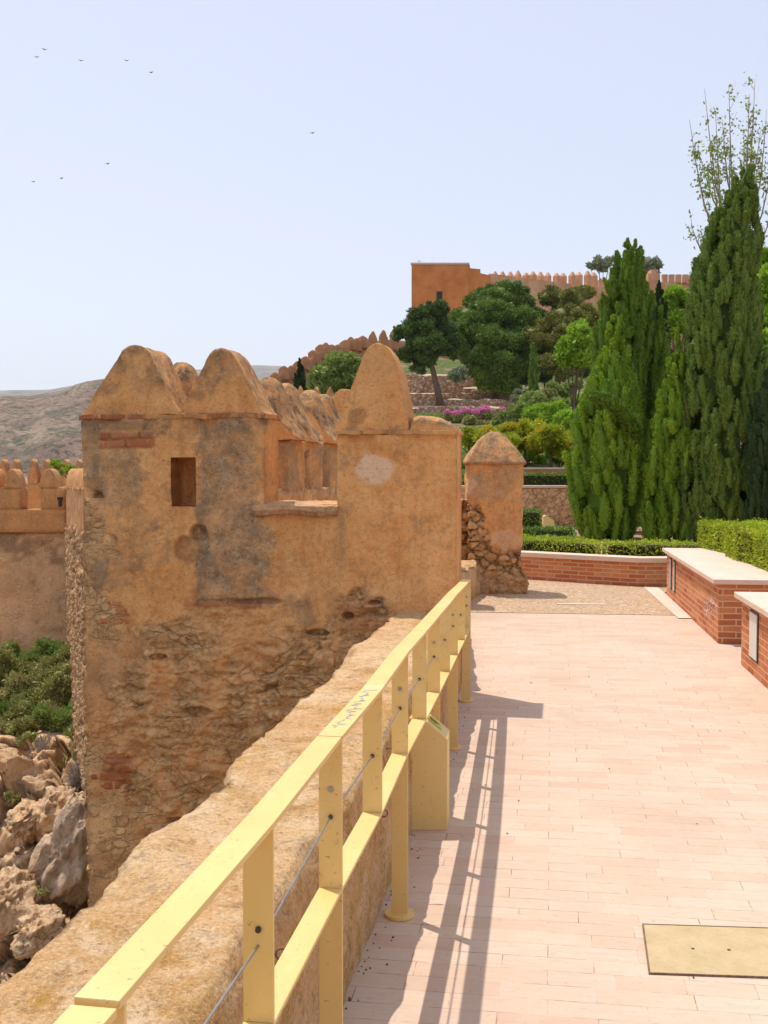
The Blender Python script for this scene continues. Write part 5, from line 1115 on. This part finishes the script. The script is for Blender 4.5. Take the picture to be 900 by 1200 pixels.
# ------------------------------------------------------------------ castle on the hill
def ptprism(mb, c, ux, w, t, z0, z1, pt):
    """merlon: upright block with pointed cap"""
    mb.box((c[0], c[1], (z0 + z1) / 2), (w, t, z1 - z0), ux=ux); ux = Vector(ux).normalized(); uy = Vector((0, 0, 1)).cross(ux); c = Vector((c[0], c[1], z1))
    b = [c + ux * a * w / 2 + uy * e * t / 2 for a, e in ((-1, -1), (1, -1), (1, 1), (-1, 1))]; tp = [c + ux * a * w * .12 + uy * e * t * .12 + Vector((0, 0, pt)) for a, e in ((-1, -1), (1, -1), (1, 1), (-1, 1))]
    for i in range(4): mb.poly([b[i], b[(i + 1) % 4], tp[(i + 1) % 4], tp[i]])
    mb.poly(tp)
def castle():
    D = 150; zt = Z(309, D); a, b, c = X(482, D), X(548, D), X(557, D)
    root = empty('castle_block', (X(515, D), D, 14), 'plain orange brick castle block with one small square window on the hilltop', 'castle tower')
    mb = MB(); mb.prism([(a, D), (b, D), (c, D + 9), (a + 1, D + 9)], 10, zt - .12); blk = mb.build('walls', M['castle'], root)
    mb = MB(); mb.prism([(a - .12, D - .12), (b + .12, D - .12), (c + .12, D + 9), (a + 1, D + 9)], zt - .12, zt + .12); mb.build('roof_edge', M['slab'], root)
    wx, wz = X(514.5, D), Z(347, D); mb = MB(); mb.box((wx, D - .02, wz), (.78, .12, 1.24)); fr = mb.build('window', M['dark_metal'], root); mb = MB(); mb.box((wx, D - .09, wz), (.6, .04, 1.05)); mb.build('pane', M['ink'], fr)
    mb = MB(); mb.tube([(X(491, D), D + 1, zt), (X(491, D), D + 1, zt + .7)], .06, 6); mb.tube([(X(488, D), D + 1, zt + .55), (X(494, D), D + 1, zt + .45)], .05, 5); mb.build('antenna', M['slab'], root)
    # stepped link and merloned curtain to the right
    root = empty('castle_wall', (X(640, 160), 158, 16), 'long pinkish castle wall with pointed merlons right of the orange block', 'castle wall')
    mb = MB(); mb.prism([(X(548, 151), 151), (X(562, 152), 152), (X(574, 154), 154), (X(574, 158), 158), (X(550, 156), 156)], 12, Z(320, 152)); mb.build('stepped_link', M['castle'], root)
    mb = MB(); mb.prism([(X(546, 151), 150.9), (X(562, 152), 151.9), (X(562, 153), 153), (X(546, 153), 153)], 12, Z(314, 151)); mb.build('stepped_link', M['castle'], root)
    p0, p1 = (X(572, 154), 154.), (X(702, 166), 166.); yb = 334
    mb = MB(); z1 = Z(329, 160); mb.prism([p0, p1, (p1[0], p1[1] + 1.2), (p0[0], p0[1] + 1.2)], 12, z1); mb.build('wall', M['castle_wall'], root)
    ux = Vector((p1[0] - p0[0], p1[1] - p0[1], 0)).normalized()
    k = 0
    for px in (580, 588.5, 597.5, 606, 616, 623.5, 633, 641, 651.5, 659, 669.5, 677.5, 687, 695):
        t = (px - 572) / 130; d = p0[1] + (p1[1] - p0[1]) * t; x = X(px, d); zb = z1 - .01
        mb = MB(); rr_ = random.Random(int(px * 10)); ptprism(mb, (x + rr_.uniform(-.06, .06), d + .55), ux, .72 * rr_.uniform(.85, 1.12), .8, zb, Z(322.5 + rr_.uniform(-.7, 1.1), d), .62 * rr_.uniform(.7, 1.2)); mb.build('merlon', M['castle_wall'], root)
    root = empty('castle_wall', (X(780, 170), 168, 18), 'castle wall section with square merlons right of the dark cypress tip', 'castle wall')
    mb = MB(); mb.prism([(X(700, 168), 168), (X(815, 172), 172), (X(815, 172), 173.4), (X(700, 168), 169.4)], 14, Z(330, 170)); mb.build('wall', M['castle_wall'], root)
    mb = MB(); mb.prism([(X(757, 166), 166), (X(771, 166), 166), (X(771, 166), 171), (X(757, 166), 171)], 14, Z(320, 166)); mb.prism([(X(760, 166), 165.9), (X(767, 166), 165.9), (X(767, 166), 168), (X(760, 166), 168)], 14, Z(316, 166)); mb.build('turret', M['castle_wall'], root)
    for k, px in enumerate((776.5, 784.5, 792.5, 800.5, 808)):
        mb = MB(); mb.box((X(px, 171), 171.2, (Z(330, 170) + Z(320.5, 170)) / 2), (.8, .7, Z(320.5, 170) - Z(330, 170) + .02), ux=(1, .03, 0)); mb.build('merlon', M['castle_wall'], root)
    # old stepped wall descending to the left
    root = empty('stepped_wall', (X(390, 128), 128, 10), 'weathered reddish wall with worn merlons stepping down the hill to the left', 'castle wall')
    tops = [(300, 452, 117), (318, 441, 118), (330, 436, 119), (342, 431, 120), (354, 425, 121), (364, 418, 122), (374, 409, 124), (384, 404, 125), (394, 402, 126), (404, 405, 127), (412, 400, 128), (422, 397, 129), (431, 394, 130), (445, 392, 132), (460, 392, 134), (478, 394, 136), (500, 398, 138), (540, 402, 142), (560, 402, 144)]
    mb = MB()
    V, Fc = gridbox(240, 4, 24); px = 300 + V[:, 0] * 262; d = np.interp(px, [p[0] for p in tops], [p[2] for p in tops]); y = np.interp(px, [p[0] for p in tops], [p[1] + (3 if p[0] < 425 else 7) for p in tops]); stp = y
    zt_ = (545 - stp) / F * d + EYE; P = np.stack([(px - 450) / F * d, d + V[:, 1] * 1.4, zt_ - (1 - V[:, 2]) * 9], 1); P += vdisp(P, .6, .35, 4, 3)
    build('wall', P, Fc, M['castle_old'], root, smooth=True)
    mp = [(305, 446), (314, 441), (323, 436), (333, 429), (341, 428), (350, 423), (359, 417), (368, 410), (376, 404), (382, 402), (389, 403.5), (396, 404), (404, 398), (411, 395), (418, 396), (425, 393), (437, 388), (449, 386), (462, 384)]
    for k, (q, y) in enumerate(mp):
        d = float(np.interp(q, [p[0] for p in tops], [p[2] for p in tops])); wpx = 12.5 if q < 430 else 10.5; w = wpx / F * d; zt_ = Z(y, d); zb = zt_ - (.9 if q < 430 else 2.1)
        V, Fc = gridbox(8, 5, 8); kx = V[:, 0] - .5; h = np.interp(abs(kx), [0, .15, .35, .5], [1, .95, .72, .55]); P = np.stack([X(q, d) + kx * w, d - .05 + V[:, 1] * 1.3, zb - .6 + V[:, 2] * ((zt_ - zb) * h + .6)], 1); P += vdisp(P, 1.2, .16, 3, k)
        build('merlon', P, Fc, M['castle_old'], root, smooth=True)
castle()
# ------------------------------------------------------------------ fortress walls at the left
def left_tower():
    root = empty('lower_tower', (-9.5, 31, -3), 'lower fortress tower at the left edge with plaster parapet and rounded merlons', 'tower')
    D = 30.; z1 = Z(571, D); zc = Z(597, D); zm = Z(624, D); zf = -4.3
    def W(px): return X(px, D)
    # front: plastered parapet with crenels
    def blk(x0, x1, d0, d1, z0, z1_, name, rubble=0., res=.12, seed=0, amp=.05, gray=0.):
        nx, ny, nz = max(2, int((x1 - x0) / res)), max(2, int((d1 - d0) / res / 2)), max(2, int((z1_ - z0) / res)); V, Fc = gridbox(nx, ny, nz)
        P = np.stack([x0 + V[:, 0] * (x1 - x0), d0 + V[:, 1] * (d1 - d0), z0 + V[:, 2] * (z1_ - z0)], 1); P += vdisp(P, 1.3, amp, 3, seed) * (1 if rubble else .3)
        n = fbm(P, .8, 4, seed + 3); n2 = fbm(P, 2.5, 4, seed + 4); f1, f2, cid = worley(P, 2.2, seed)
        hl = sstep(.2, .34, fbm(P, 1.7, 3, 33)) * .8 * rubble  # small holes as dark colour alone, their shade painted on
        return build(name, P, Fc, M['far_masonry'], root, smooth=True, attrs=masonry_attrs(P, mk=np.stack([(rubble * sstep(-.2, .3, n) * .35 + gray), 0 * n, rubble * (.35 + .5 * sstep(.0, .2, n2))], 1), mk2=np.stack([rubble * (.25 + .3 * sstep(-.2, .2, -n)), 0 * n, np.maximum(hl, rubble * .6 * sstep(.3, .4, fbm(P, 3.5, 3, 37)))], 1), cell=cid))
    blk(W(-110), W(78), D, D + .6, zm, zc, 'parapet', 0, seed=1)
    for a, b in ((-110, -72), (-50, -30), (-5, 24), (47.5, 78)): blk(W(a), W(b), D, D + .6, zc - .001, z1, 'parapet', 0, seed=2)
    blk(W(-110), W(78), D + .12, D + 6, zf, zm, 'lower_wall', 1., seed=3)
    for px0, px1 in ((-42, -22), (-13, 0), (4, 24), (45.5, 68)):
        w = W(px1) - W(px0); h = Z(549.5, D) - z1
        merlon(root, [(w * t, z1 + h * (1 - abs(2 * t - 1) ** 2.4)) for t in np.linspace(0, 1, 13)], z1 - .02, -.02, .55, O=np.array([W(px0), D]), L=np.array([1., 0]), N=np.array([0, -1.]), res=.06, amp=.02, lich=.15, mat=M['far_masonry'])
    mb = MB(); mb.box((W(70.5), D + .0, Z(588, D)), (.07, .14, .26)); mb.box((W(70.5), D - .002, Z(584, D)), (.13, .14, .07)); mb.build('arrow_slit', M['ink'], root)
    # far side of the tower with pointed merlons
    D2 = 35.; zb = Z(566, D2)
    blk(X(-90, D2), X(102, D2), D2, D2 + .6, -2, zb, 'rear_parapet', 0, res=.2, seed=5)
    for px in (-34, -12, 3, 17, 38, 53, 76, 91):
        w = 10.5 / F * D2; h = Z(538, D2) - zb; merlon(root, [(w * t, zb + h * np.interp(abs(2 * t - 1), [0, .25, .8, 1], [1, .9, .45, .3])) for t in np.linspace(0, 1, 9)], zb - .02, 0, .5, O=np.array([X(px, D2) - w / 2, D2]), L=np.array([1., 0]), N=np.array([0, -1.]), res=.07, amp=.03, lich=.4, mat=M['far_masonry'], seed=int(px) + 50)
    # curtain wall coming back towards the near tower
    root2 = empty('curtain_wall', (-6.2, 21, -3.5), 'rough rubble curtain wall with rounded merlons joining the two towers', 'wall')
    A = np.array([X(77.5, 30), 30.]); Bp = np.array([-4.29, 16.0]); L = np.linalg.norm(Bp - A); t = (Bp - A) / L; nrm = np.array([t[1], -t[0]]);
    if nrm[0] > 0: nrm = -nrm
    V, Fc = gridbox(300, 3, 90); s = V[:, 0] * L; w = V[:, 1] * .7; zt = EYE - 26 / F * (A[1] + t[1] * s); zlo = np.interp(A[1] + t[1] * s, [16, 18, 30], [-3.3, -3.5, -4.8]); z = zlo + V[:, 2] * (zt - zlo); P = np.stack([A[0] + t[0] * s - nrm[0] * w, A[1] + t[1] * s - nrm[1] * w, z], 1)
    f1, f2, cid = worley(P * [1, 1, 1.35], 8.5, 6); j = 1 - sstep(.03, .2, f2 - f1); px, py = topx(P); up = 1 - sstep(-6, 6, py - 622 + fbm(P, 2, 3, 2) * 16); st = (1 - up)
    dd = np.where(V[:, 1] < .01, 1., 0) * (st * ((cid - .3) * .13 - j * .06) + fbm(P, 3, 3, 4) * .05); P[:, 0] += nrm[0] * dd; P[:, 1] += nrm[1] * dd
    build('wall', P, Fc, M['far_masonry'], root2, smooth=True, attrs=masonry_attrs(P, mk=np.stack([up * .4, st * (cid > .88) * .8, st], 1), mk2=np.stack([st * .25 * (cid % .37) / .37, 0 * j, st * np.clip(j * 1.2 + .25 * (cid > .55), 0, 1)], 1), cell=cid))
    V, Fc = gridbox(60, 4, 60); e0 = np.array([-4.25, 16.1]); e1 = np.array([-1.5, 12.6]); x = e0[0] + (e1[0] - e0[0]) * V[:, 0] + V[:, 1] * .45; y = e0[1] + (e1[1] - e0[1]) * V[:, 0] + V[:, 1] * .35
    P = np.stack([x, y, -3.6 + V[:, 2] * 4.9], 1); P += vdisp(P, 2.5, .06, 4, 5); f1, f2, cid = worley(P * [1, 1, 1.35], 7, 6); j = 1 - sstep(.03, .2, f2 - f1)
    build('return_wall', P, Fc, M['far_masonry'], root2, smooth=True, attrs=masonry_attrs(P, mk=np.stack([.3 + 0 * j, 0 * j, .7 + 0 * j], 1), mk2=np.stack([0 * j, 0 * j, j * .7], 1), cell=cid))
    n = 8
    for k in range(n):
        s0 = .5 + k * L / n; q = A + t * s0; w = .75; h = .017 * q[1]; zq = EYE - 26 / F * q[1]; O = q
        merlon(root2, [(w * a, zq + h * (1 - abs(2 * a - 1) ** 2.4)) for a in np.linspace(0, 1, 11)], zq - .04, -.02, .36, O=O, L=t, N=nrm, res=.06, amp=.02, lich=.25, hip=.55, mat=M['far_masonry'], seed=k + 80)
left_tower()
def beyond_wall():
    D = 27; root = empty('inner_wall', (X(370, D), D, -1), 'distant wall with three small pointed merlons seen over the near tower', 'wall')
    mb = MB(); zb = Z(468, D); mb.prism([(X(338, D), D), (X(400, D), D), (X(400, D), D + .6), (X(338, D), D + .6)], -3, zb); mb.build('wall', M['castle_old'], root)
    for px, y in ((352, 452), (371, 452.5), (387, 453)):
        w = .28; merlon(root, [(0, zb), (.05, zb + .15), (w / 2, Z(y, D)), (w - .05, zb + .15), (w, zb)], zb - .02, 0, .4, O=np.array([X(px, D) - w / 2, D]), L=np.array([1., 0]), N=np.array([0, -1.]), res=.05, amp=.03, lich=.9, seed=int(px))
beyond_wall()
# ------------------------------------------------------------------ cliff under the walls
PR = [(9.5, -13.5), (12.5, -9.5), (15, -7.2), (16.4, -6.45), (17.5, -6.1), (18.5, -5.7), (19.4, -5.14), (20.2, -4.6), (20.9, -4.0), (22, -3.85), (23.5, -3.85), (26, -3.7), (28, -3.55), (30.4, -3.5), (33, -3.5)]
def cliff_z(x, y): return np.interp(y + (x + 7) * .12, [p[0] for p in PR], [p[1] for p in PR])
def cliff():
    nx, ny = 330, 420; xs = np.linspace(-16, -1.6, nx); t = np.linspace(0, 1, ny); dd = np.interp(t, [0, .12, .62, 1], [9.5, 14, 22, 33]); Xg, Dg = np.meshgrid(xs, dd, indexing='ij'); x = Xg.ravel(); y = Dg.ravel(); z = cliff_z(x, y); P = np.stack([x, y, z], 1)
    steep = 1 - sstep(20.8, 22.6, y + (x + 7) * .12)
    ang = math.radians(38); Q = np.stack([x * math.cos(ang) + z * math.sin(ang), y * .7, (-x * math.sin(ang) + z * math.cos(ang)) * 1.9], 1)
    cid, tl, e1 = facets(Q + vdisp(P, .8, .45, 3, 4), .9, 4); gid, tl2, e2 = facets(Q + vdisp(P, 2, .15, 2, 9), 2.4, 14); hid, tl3, e3 = facets(Q, 6.2, 24)
    crack = 1 - sstep(.0, .06, e1); cr2 = 1 - sstep(0, .06, e2)
    amp = (.5 * (cid - .4) + tl * .55 + (.20 * (gid - .4) + tl2 * .22) + (.05 * hid + tl3 * .06) + fbm(P, 1.1, 5, 3) * .4 + fbm(P, 5, 4, 13) * .07 - crack * .16 - cr2 * .05)
    nrm = np.array([-.05, -.72, .69]); P = P + nrm * (amp * (steep * .9 + .12))[:, None]
    i, j = np.meshgrid(np.arange(nx - 1), np.arange(ny - 1), indexing='ij'); q = (i * ny + j).ravel(); Fc = np.stack([q, q + ny, q + ny + 1, q + 1], 1)
    mk = np.stack([sstep(.1, .3, fbm(P, .5, 3, 77)) * .6, np.clip(crack * .7 + cr2 * .3, 0, 1) * steep, 0 * x], 1)
    o = build('cliff', P, Fc, M['rock'], smooth=True, attrs={'mk': mk}); tag(o, 'ochre rocky cliff falling away below the fortress walls', kind='structure')
    # boulders
    def boulder(px, py, D, rx, ry, rz, label, gray, tilt, seed):
        v, f, _ = uvsphere((0, 0, 0), (1, 1, 1), 90, 60); c, tl, e1 = facets(v + seed, 1.2, seed); c2, tl2, e2 = facets(v + seed, 3.4, seed); g1 = 0; g2 = e2
        r = 1 + .28 * fbm(v + seed, 1.2, 4, seed) * 2 + .08 * fbm(v + seed, 4, 4, seed) * 2 + .22 * tl + .1 * (c - .5) + .09 * tl2 + .03 * fbm(v, 9, 3, seed); v = v * r[:, None] * [rx, ry, rz]; a = math.radians(tilt); v = np.stack([v[:, 0] * math.cos(a) - v[:, 2] * math.sin(a), v[:, 1], v[:, 0] * math.sin(a) + v[:, 2] * math.cos(a)], 1)
        P = v + np.array([X(px, D), D, Z(py, D)]); n = fbm(P, 1, 4, 3); o = build('boulder', P, f, M['rock'], smooth=True, attrs={'mk': np.stack([np.clip(gray + n * .6, 0, 1), (1 - sstep(0, .08, g2 - g1)) * .5, 0 * n], 1)}); tag(o, label, 'boulder', 'boulders in the cliff')
    boulder(80, 1005, 17.6, .52, .6, 1.0, 'big grey weathered boulder against the foot of the near tower', .75, -20, 3)
    boulder(66, 952, 18.8, .42, .5, .36, 'smooth pale ochre boulder resting above the big grey one', .1, 25, 5)
    boulder(27, 962, 18.9, .34, .5, .28, 'small ochre boulder left of the pale one, below the shrubs', .05, 30, 8)
    boulder(40, 1092, 16.6, .36, .5, .34, 'ochre rounded boulder low at the left below the big grey one', .2, 20, 11)
    boulder(8, 1052, 17.2, .42, .5, .4, 'ochre boulder cut by the left edge of the photo', .1, 35, 14)
cliff()
def dry_grass():
    n = 15000; x = rng.uniform(-15, -2.2, n); y = rng.uniform(20.5, 32, n); z = cliff_z(x, y); P = np.stack([x, y, z + .04], 1); P = P[fbm(P * [1, 1, 0], .7, 3, 5) > -.12]; m = len(P)
    V, Fc = leafquads(P, unit(rng.normal(0, .45, (m, 3)) + [0, 0, 1]), sphere_dirs(m), .22 * rng.uniform(.5, 1.5, m), .03 + 0 * P[:, 0]); tag(build('dry_grass', V, Fc, M['scrub'], attrs={'tint': np.repeat(rng.random(m), 4)}), 'dry grass and herbs on the rocky shelf below the fortress walls', 'grass', kind='stuff')
dry_grass()
# shrubs on the cliff
def cs(px, py, r, D, mat, label, **k):
    k.setdefault('leaf', .07); k.setdefault('per', 560); rr = random.Random(int(px * 3 + py)); bl = [(px + rr.uniform(-1, 1) * r * 1.2, py + rr.uniform(-.9, .7) * r, r * rr.uniform(.3, .55), D + rr.uniform(-.5, .5)) for _ in range(k.pop('n', 12))] + [(px, py, r * .7, D)]
    blobtree('cliff_shrub', (X(px, D), D, Z(py + r, D) - .1), B(bl), M[mat], label, 'bush', 'shrubs on the cliff', core=.6, trunk=[(X(px, D), D, Z(py + r, D) - .4), (X(px, D), D, Z(py + r * .3, D))], trunk_r=.05, fuzz=.25, **k)
cs(14, 800, 40, 26.5, 'scrub', 'bright green shrub at the foot of the lower tower, left edge')
cs(66, 812, 42, 25, 'scrub', 'wide feathery green shrub under the lower tower corner')
cs(45, 852, 26, 23.4, 'scrub', 'green shrub hanging over the cliff edge above the dry bush')
cs(8, 850, 24, 23.5, 'cyp_olive', 'dark olive shrub on the cliff edge at the left')
cs(92, 858, 17, 22.5, 'scrub', 'small green shrub touching the near tower')
cs(90, 778, 20, 27.2, 'cyp_olive', 'dark shrub against the rubble curtain wall')
cs(22, 868, 22, 22.4, 'scrub', 'low olive shrub on the brink above the ochre rocks')
cs(70, 845, 24, 23.0, 'mastic', 'pale green shrub between the dry bush and the wide feathery one')
cs(40, 775, 24, 28.2, 'mastic', 'feathery shrub against the wall of the lower tower')
cs(-20, 830, 30, 24.5, 'scrub', 'shrub cut off by the left edge of the photo')
cs(12, 935, 7, 19.6, 'scrub', 'tiny shrub in a crack of the cliff left of the boulders', n=5)
cs(34, 1045, 9, 17.4, 'scrub', 'small shrub between the grey boulder and the cliff', n=5)
cs(20, 905, 7, 20.3, 'silver', 'small grey tuft on the cliff rim', n=5)
def drybush(px, py, r, D, label):
    root = empty('dry_bush', (X(px, D), D, Z(py + r, D)), label, 'bush', 'dry bushes on the cliff'); n = 2600; c = np.array([X(px, D), D, Z(py + r * .9, D)]); d = sphere_dirs(n); d[:, 2] = np.abs(d[:, 2]); R = r / F * D
    s = rng.random(n) ** .6; P = c + d * [1.0, .8, 1.8] * R * s[:, None]; V, Fc = leafquads(P, unit(d * [1, 1, 1.6] + rng.normal(0, .35, (n, 3))), unit(rng.normal(0, 1, (n, 3)) + [0, -1, 0]), .16 * rng.uniform(.5, 1.4, n), .012 + 0 * s)
    build('twigs', V, Fc, M['dry'], root, attrs={'tint': np.repeat(rng.random(n), 4)})
drybush(52, 880, 24, 21.6, 'grey dry leafless bush on the cliff rim below the green shrubs'); drybush(94, 905, 20, 20.2, 'grey dry bush pressed against the near tower')
# climbing greenery by the distant merlons
S(66, 543, 7, 33, M['lime'], 'small bright sapling between the merlons of the lower tower, left one', .07, n=4, name='sapling', grp='saplings behind the merlons', core=.3); S(80, 549, 6, 33, M['lime'], 'small bright sapling between the merlons of the lower tower, right one', .07, n=4, name='sapling', grp='saplings behind the merlons', core=.3)
# ------------------------------------------------------------------ birds
def birds():
    spots = [(43, 67), (95, 71), (148, 71), (177, 85), (366, 156), (39, 213), (72, 209), (126, 192), (52, 58)]
    rr = random.Random(5)
    for k, (px, py) in enumerate(spots):
        D = 95 + rr.uniform(-8, 8); c = Vector(at(px, py, D)); mb = MB(); a = rr.uniform(-.6, .6); u = Vector((math.cos(a), math.sin(a), 0)); v = Vector((-u.y, u.x, 0)); s = .17
        root = empty('bird', tuple(c), 'tiny dark bird flying in the pale sky', 'bird', 'birds circling in the sky')
        mb.tube([c - v * s * .8, c - v * s * .3, c + v * s * .4, c + v * s * .75], [.005, .035, .04, .01], 6); mb.build('body', M['bird'], root, smooth=True)
        for sg in (-1, 1):
            mb = MB(); up = Vector((0, 0, 1)); lift = rr.uniform(.1, .5)
            p = [c + v * .06, c - v * .07, c + u * sg * s * .7 + up * lift * s * .7 - v * .04, c + u * sg * s * .7 + up * lift * s * .7 + v * .07, c + u * sg * s * 1.5 + up * lift * s * .5 - v * .08]
            q = [w + up * .008 for w in p]
            mb.poly([p[0], p[1], p[2], p[3]]); mb.poly([q[3], q[2], q[1], q[0]]); mb.poly([p[3], p[2], p[4]]); mb.poly([q[4], q[2], q[3]]); mb.poly([p[1], q[1], q[2], p[2]]); mb.poly([q[0], p[0], p[3], q[3]])
            mb.build('wing', M['bird'], root)
birds()
# litter: a few dry leaves and pebbles on the walkway
def litter():
    rr = random.Random(2); mb = MB()
    for k in range(60):
        d = rr.uniform(2.6, 12); x = float(poly_at(PAR, d)) + .1 + rr.random() ** 1.2 * 2.2; r = rr.uniform(.003, .009); a = rr.random() * 6; c = Vector((x, d, .002 + r * .3)); u = Vector((math.cos(a), math.sin(a), .1)); v = Vector((-u.y, u.x, rr.uniform(-.2, .3)))
        p = [c + u * r, c + v * r * .5, c - u * r, c - v * r * .5]; mb.poly(p); mb.poly([q + Vector((0, 0, -.002)) for q in p[::-1]])
    for k in range(160):
        d = rr.uniform(2.6, 7.6); x = float(poly_at(PAR, d)) + rr.random() ** 2 * .1 + .01; r = rr.uniform(.0015, .005); mb.box((x, d, r * .5), (r * 1.6, r, r), ux=(rr.random(), rr.random(), 0))
    tag(mb.build('litter', M['bark']), 'scattered dry leaf bits and grit on the walkway', 'litter', kind='stuff')
litter()
# ------------------------------------------------------------------ light, sky, camera
EL = math.radians(69.0); sdir = Vector((-.27, .26, 0)).normalized(); SUN = Vector((sdir.x * math.cos(EL), sdir.y * math.cos(EL), math.sin(EL)))
ld = bpy.data.lights.new('sun', 'SUN'); ld.energy = 2.2; ld.angle = math.radians(.55); ld.color = (1, .95, .87); lo = bpy.data.objects.new('sun', ld); lo.rotation_euler = SUN.to_track_quat('Z', 'Y').to_euler(); COL.objects.link(lo)
w = bpy.data.worlds.new('World'); scene.world = w; w.use_nodes = True; nt = w.node_tree; bg = nt.nodes['Background']
sky = nt.nodes.new('ShaderNodeTexSky'); sky.sky_type = 'NISHITA'; sky.sun_disc = False; sky.sun_elevation = EL; sky.sun_rotation = math.atan2(SUN.x, SUN.y)
sky.air_density = 1.0; sky.dust_density = 1.0; sky.ozone_density = 1.5; sky.altitude = 50
hs = nt.nodes.new('ShaderNodeHueSaturation'); hs.inputs['Saturation'].default_value = .68; hs.inputs['Value'].default_value = .92
nt.links.new(sky.outputs[0], hs.inputs['Color']); tn = nt.nodes.new('ShaderNodeMix'); tn.data_type = 'RGBA'; tn.blend_type = 'MULTIPLY'; tn.inputs[0].default_value = 1; tn.inputs[7].default_value = (1.0, .90, .84, 1)
nt.links.new(hs.outputs[0], tn.inputs[6]); vl = nt.nodes.new('ShaderNodeMix'); vl.data_type = 'RGBA'; vl.inputs[0].default_value = .62; vl.inputs[7].default_value = (2.85, 3.12, 3.85, 1); nt.links.new(tn.outputs[2], vl.inputs[6]); nt.links.new(vl.outputs[2], bg.inputs[0]); bg.inputs[1].default_value = .15
cam = bpy.data.cameras.new('camera'); cam.sensor_fit = 'VERTICAL'; cam.sensor_height = 24.; cam.lens = F / 1200 * 24.; cam.clip_start = .05; cam.clip_end = 12000
co = bpy.data.objects.new('camera', cam); co.location = (0, 0, EYE); co.rotation_euler = (math.pi / 2 - PITCH, 0, 0); COL.objects.link(co); scene.camera = co
scene.render.resolution_x = 768; scene.render.resolution_y = 1024
vs = scene.view_settings; vs.view_transform = 'Standard'; vs.look = 'None'; vs.gamma = 1; vs.use_curve_mapping = False; vs.exposure = .74
hz = NM('haze_air'); hz.N.remove(hz.b); hv = hz.n('ShaderNodeVolumePrincipled', {'Color': (.86, .92, 1.0, 1), 'Density': .00009, 'Anisotropy': .3}); hz.L.new(hv.outputs[0], hz.N['Material Output'].inputs['Volume'])
mb = MB(); mb.box((0, 0, 100), (8600, 8600, 480)); ho = mb.build('haze', hz.m); tag(ho, 'thin pale summer haze over the far hills', kind='stuff')
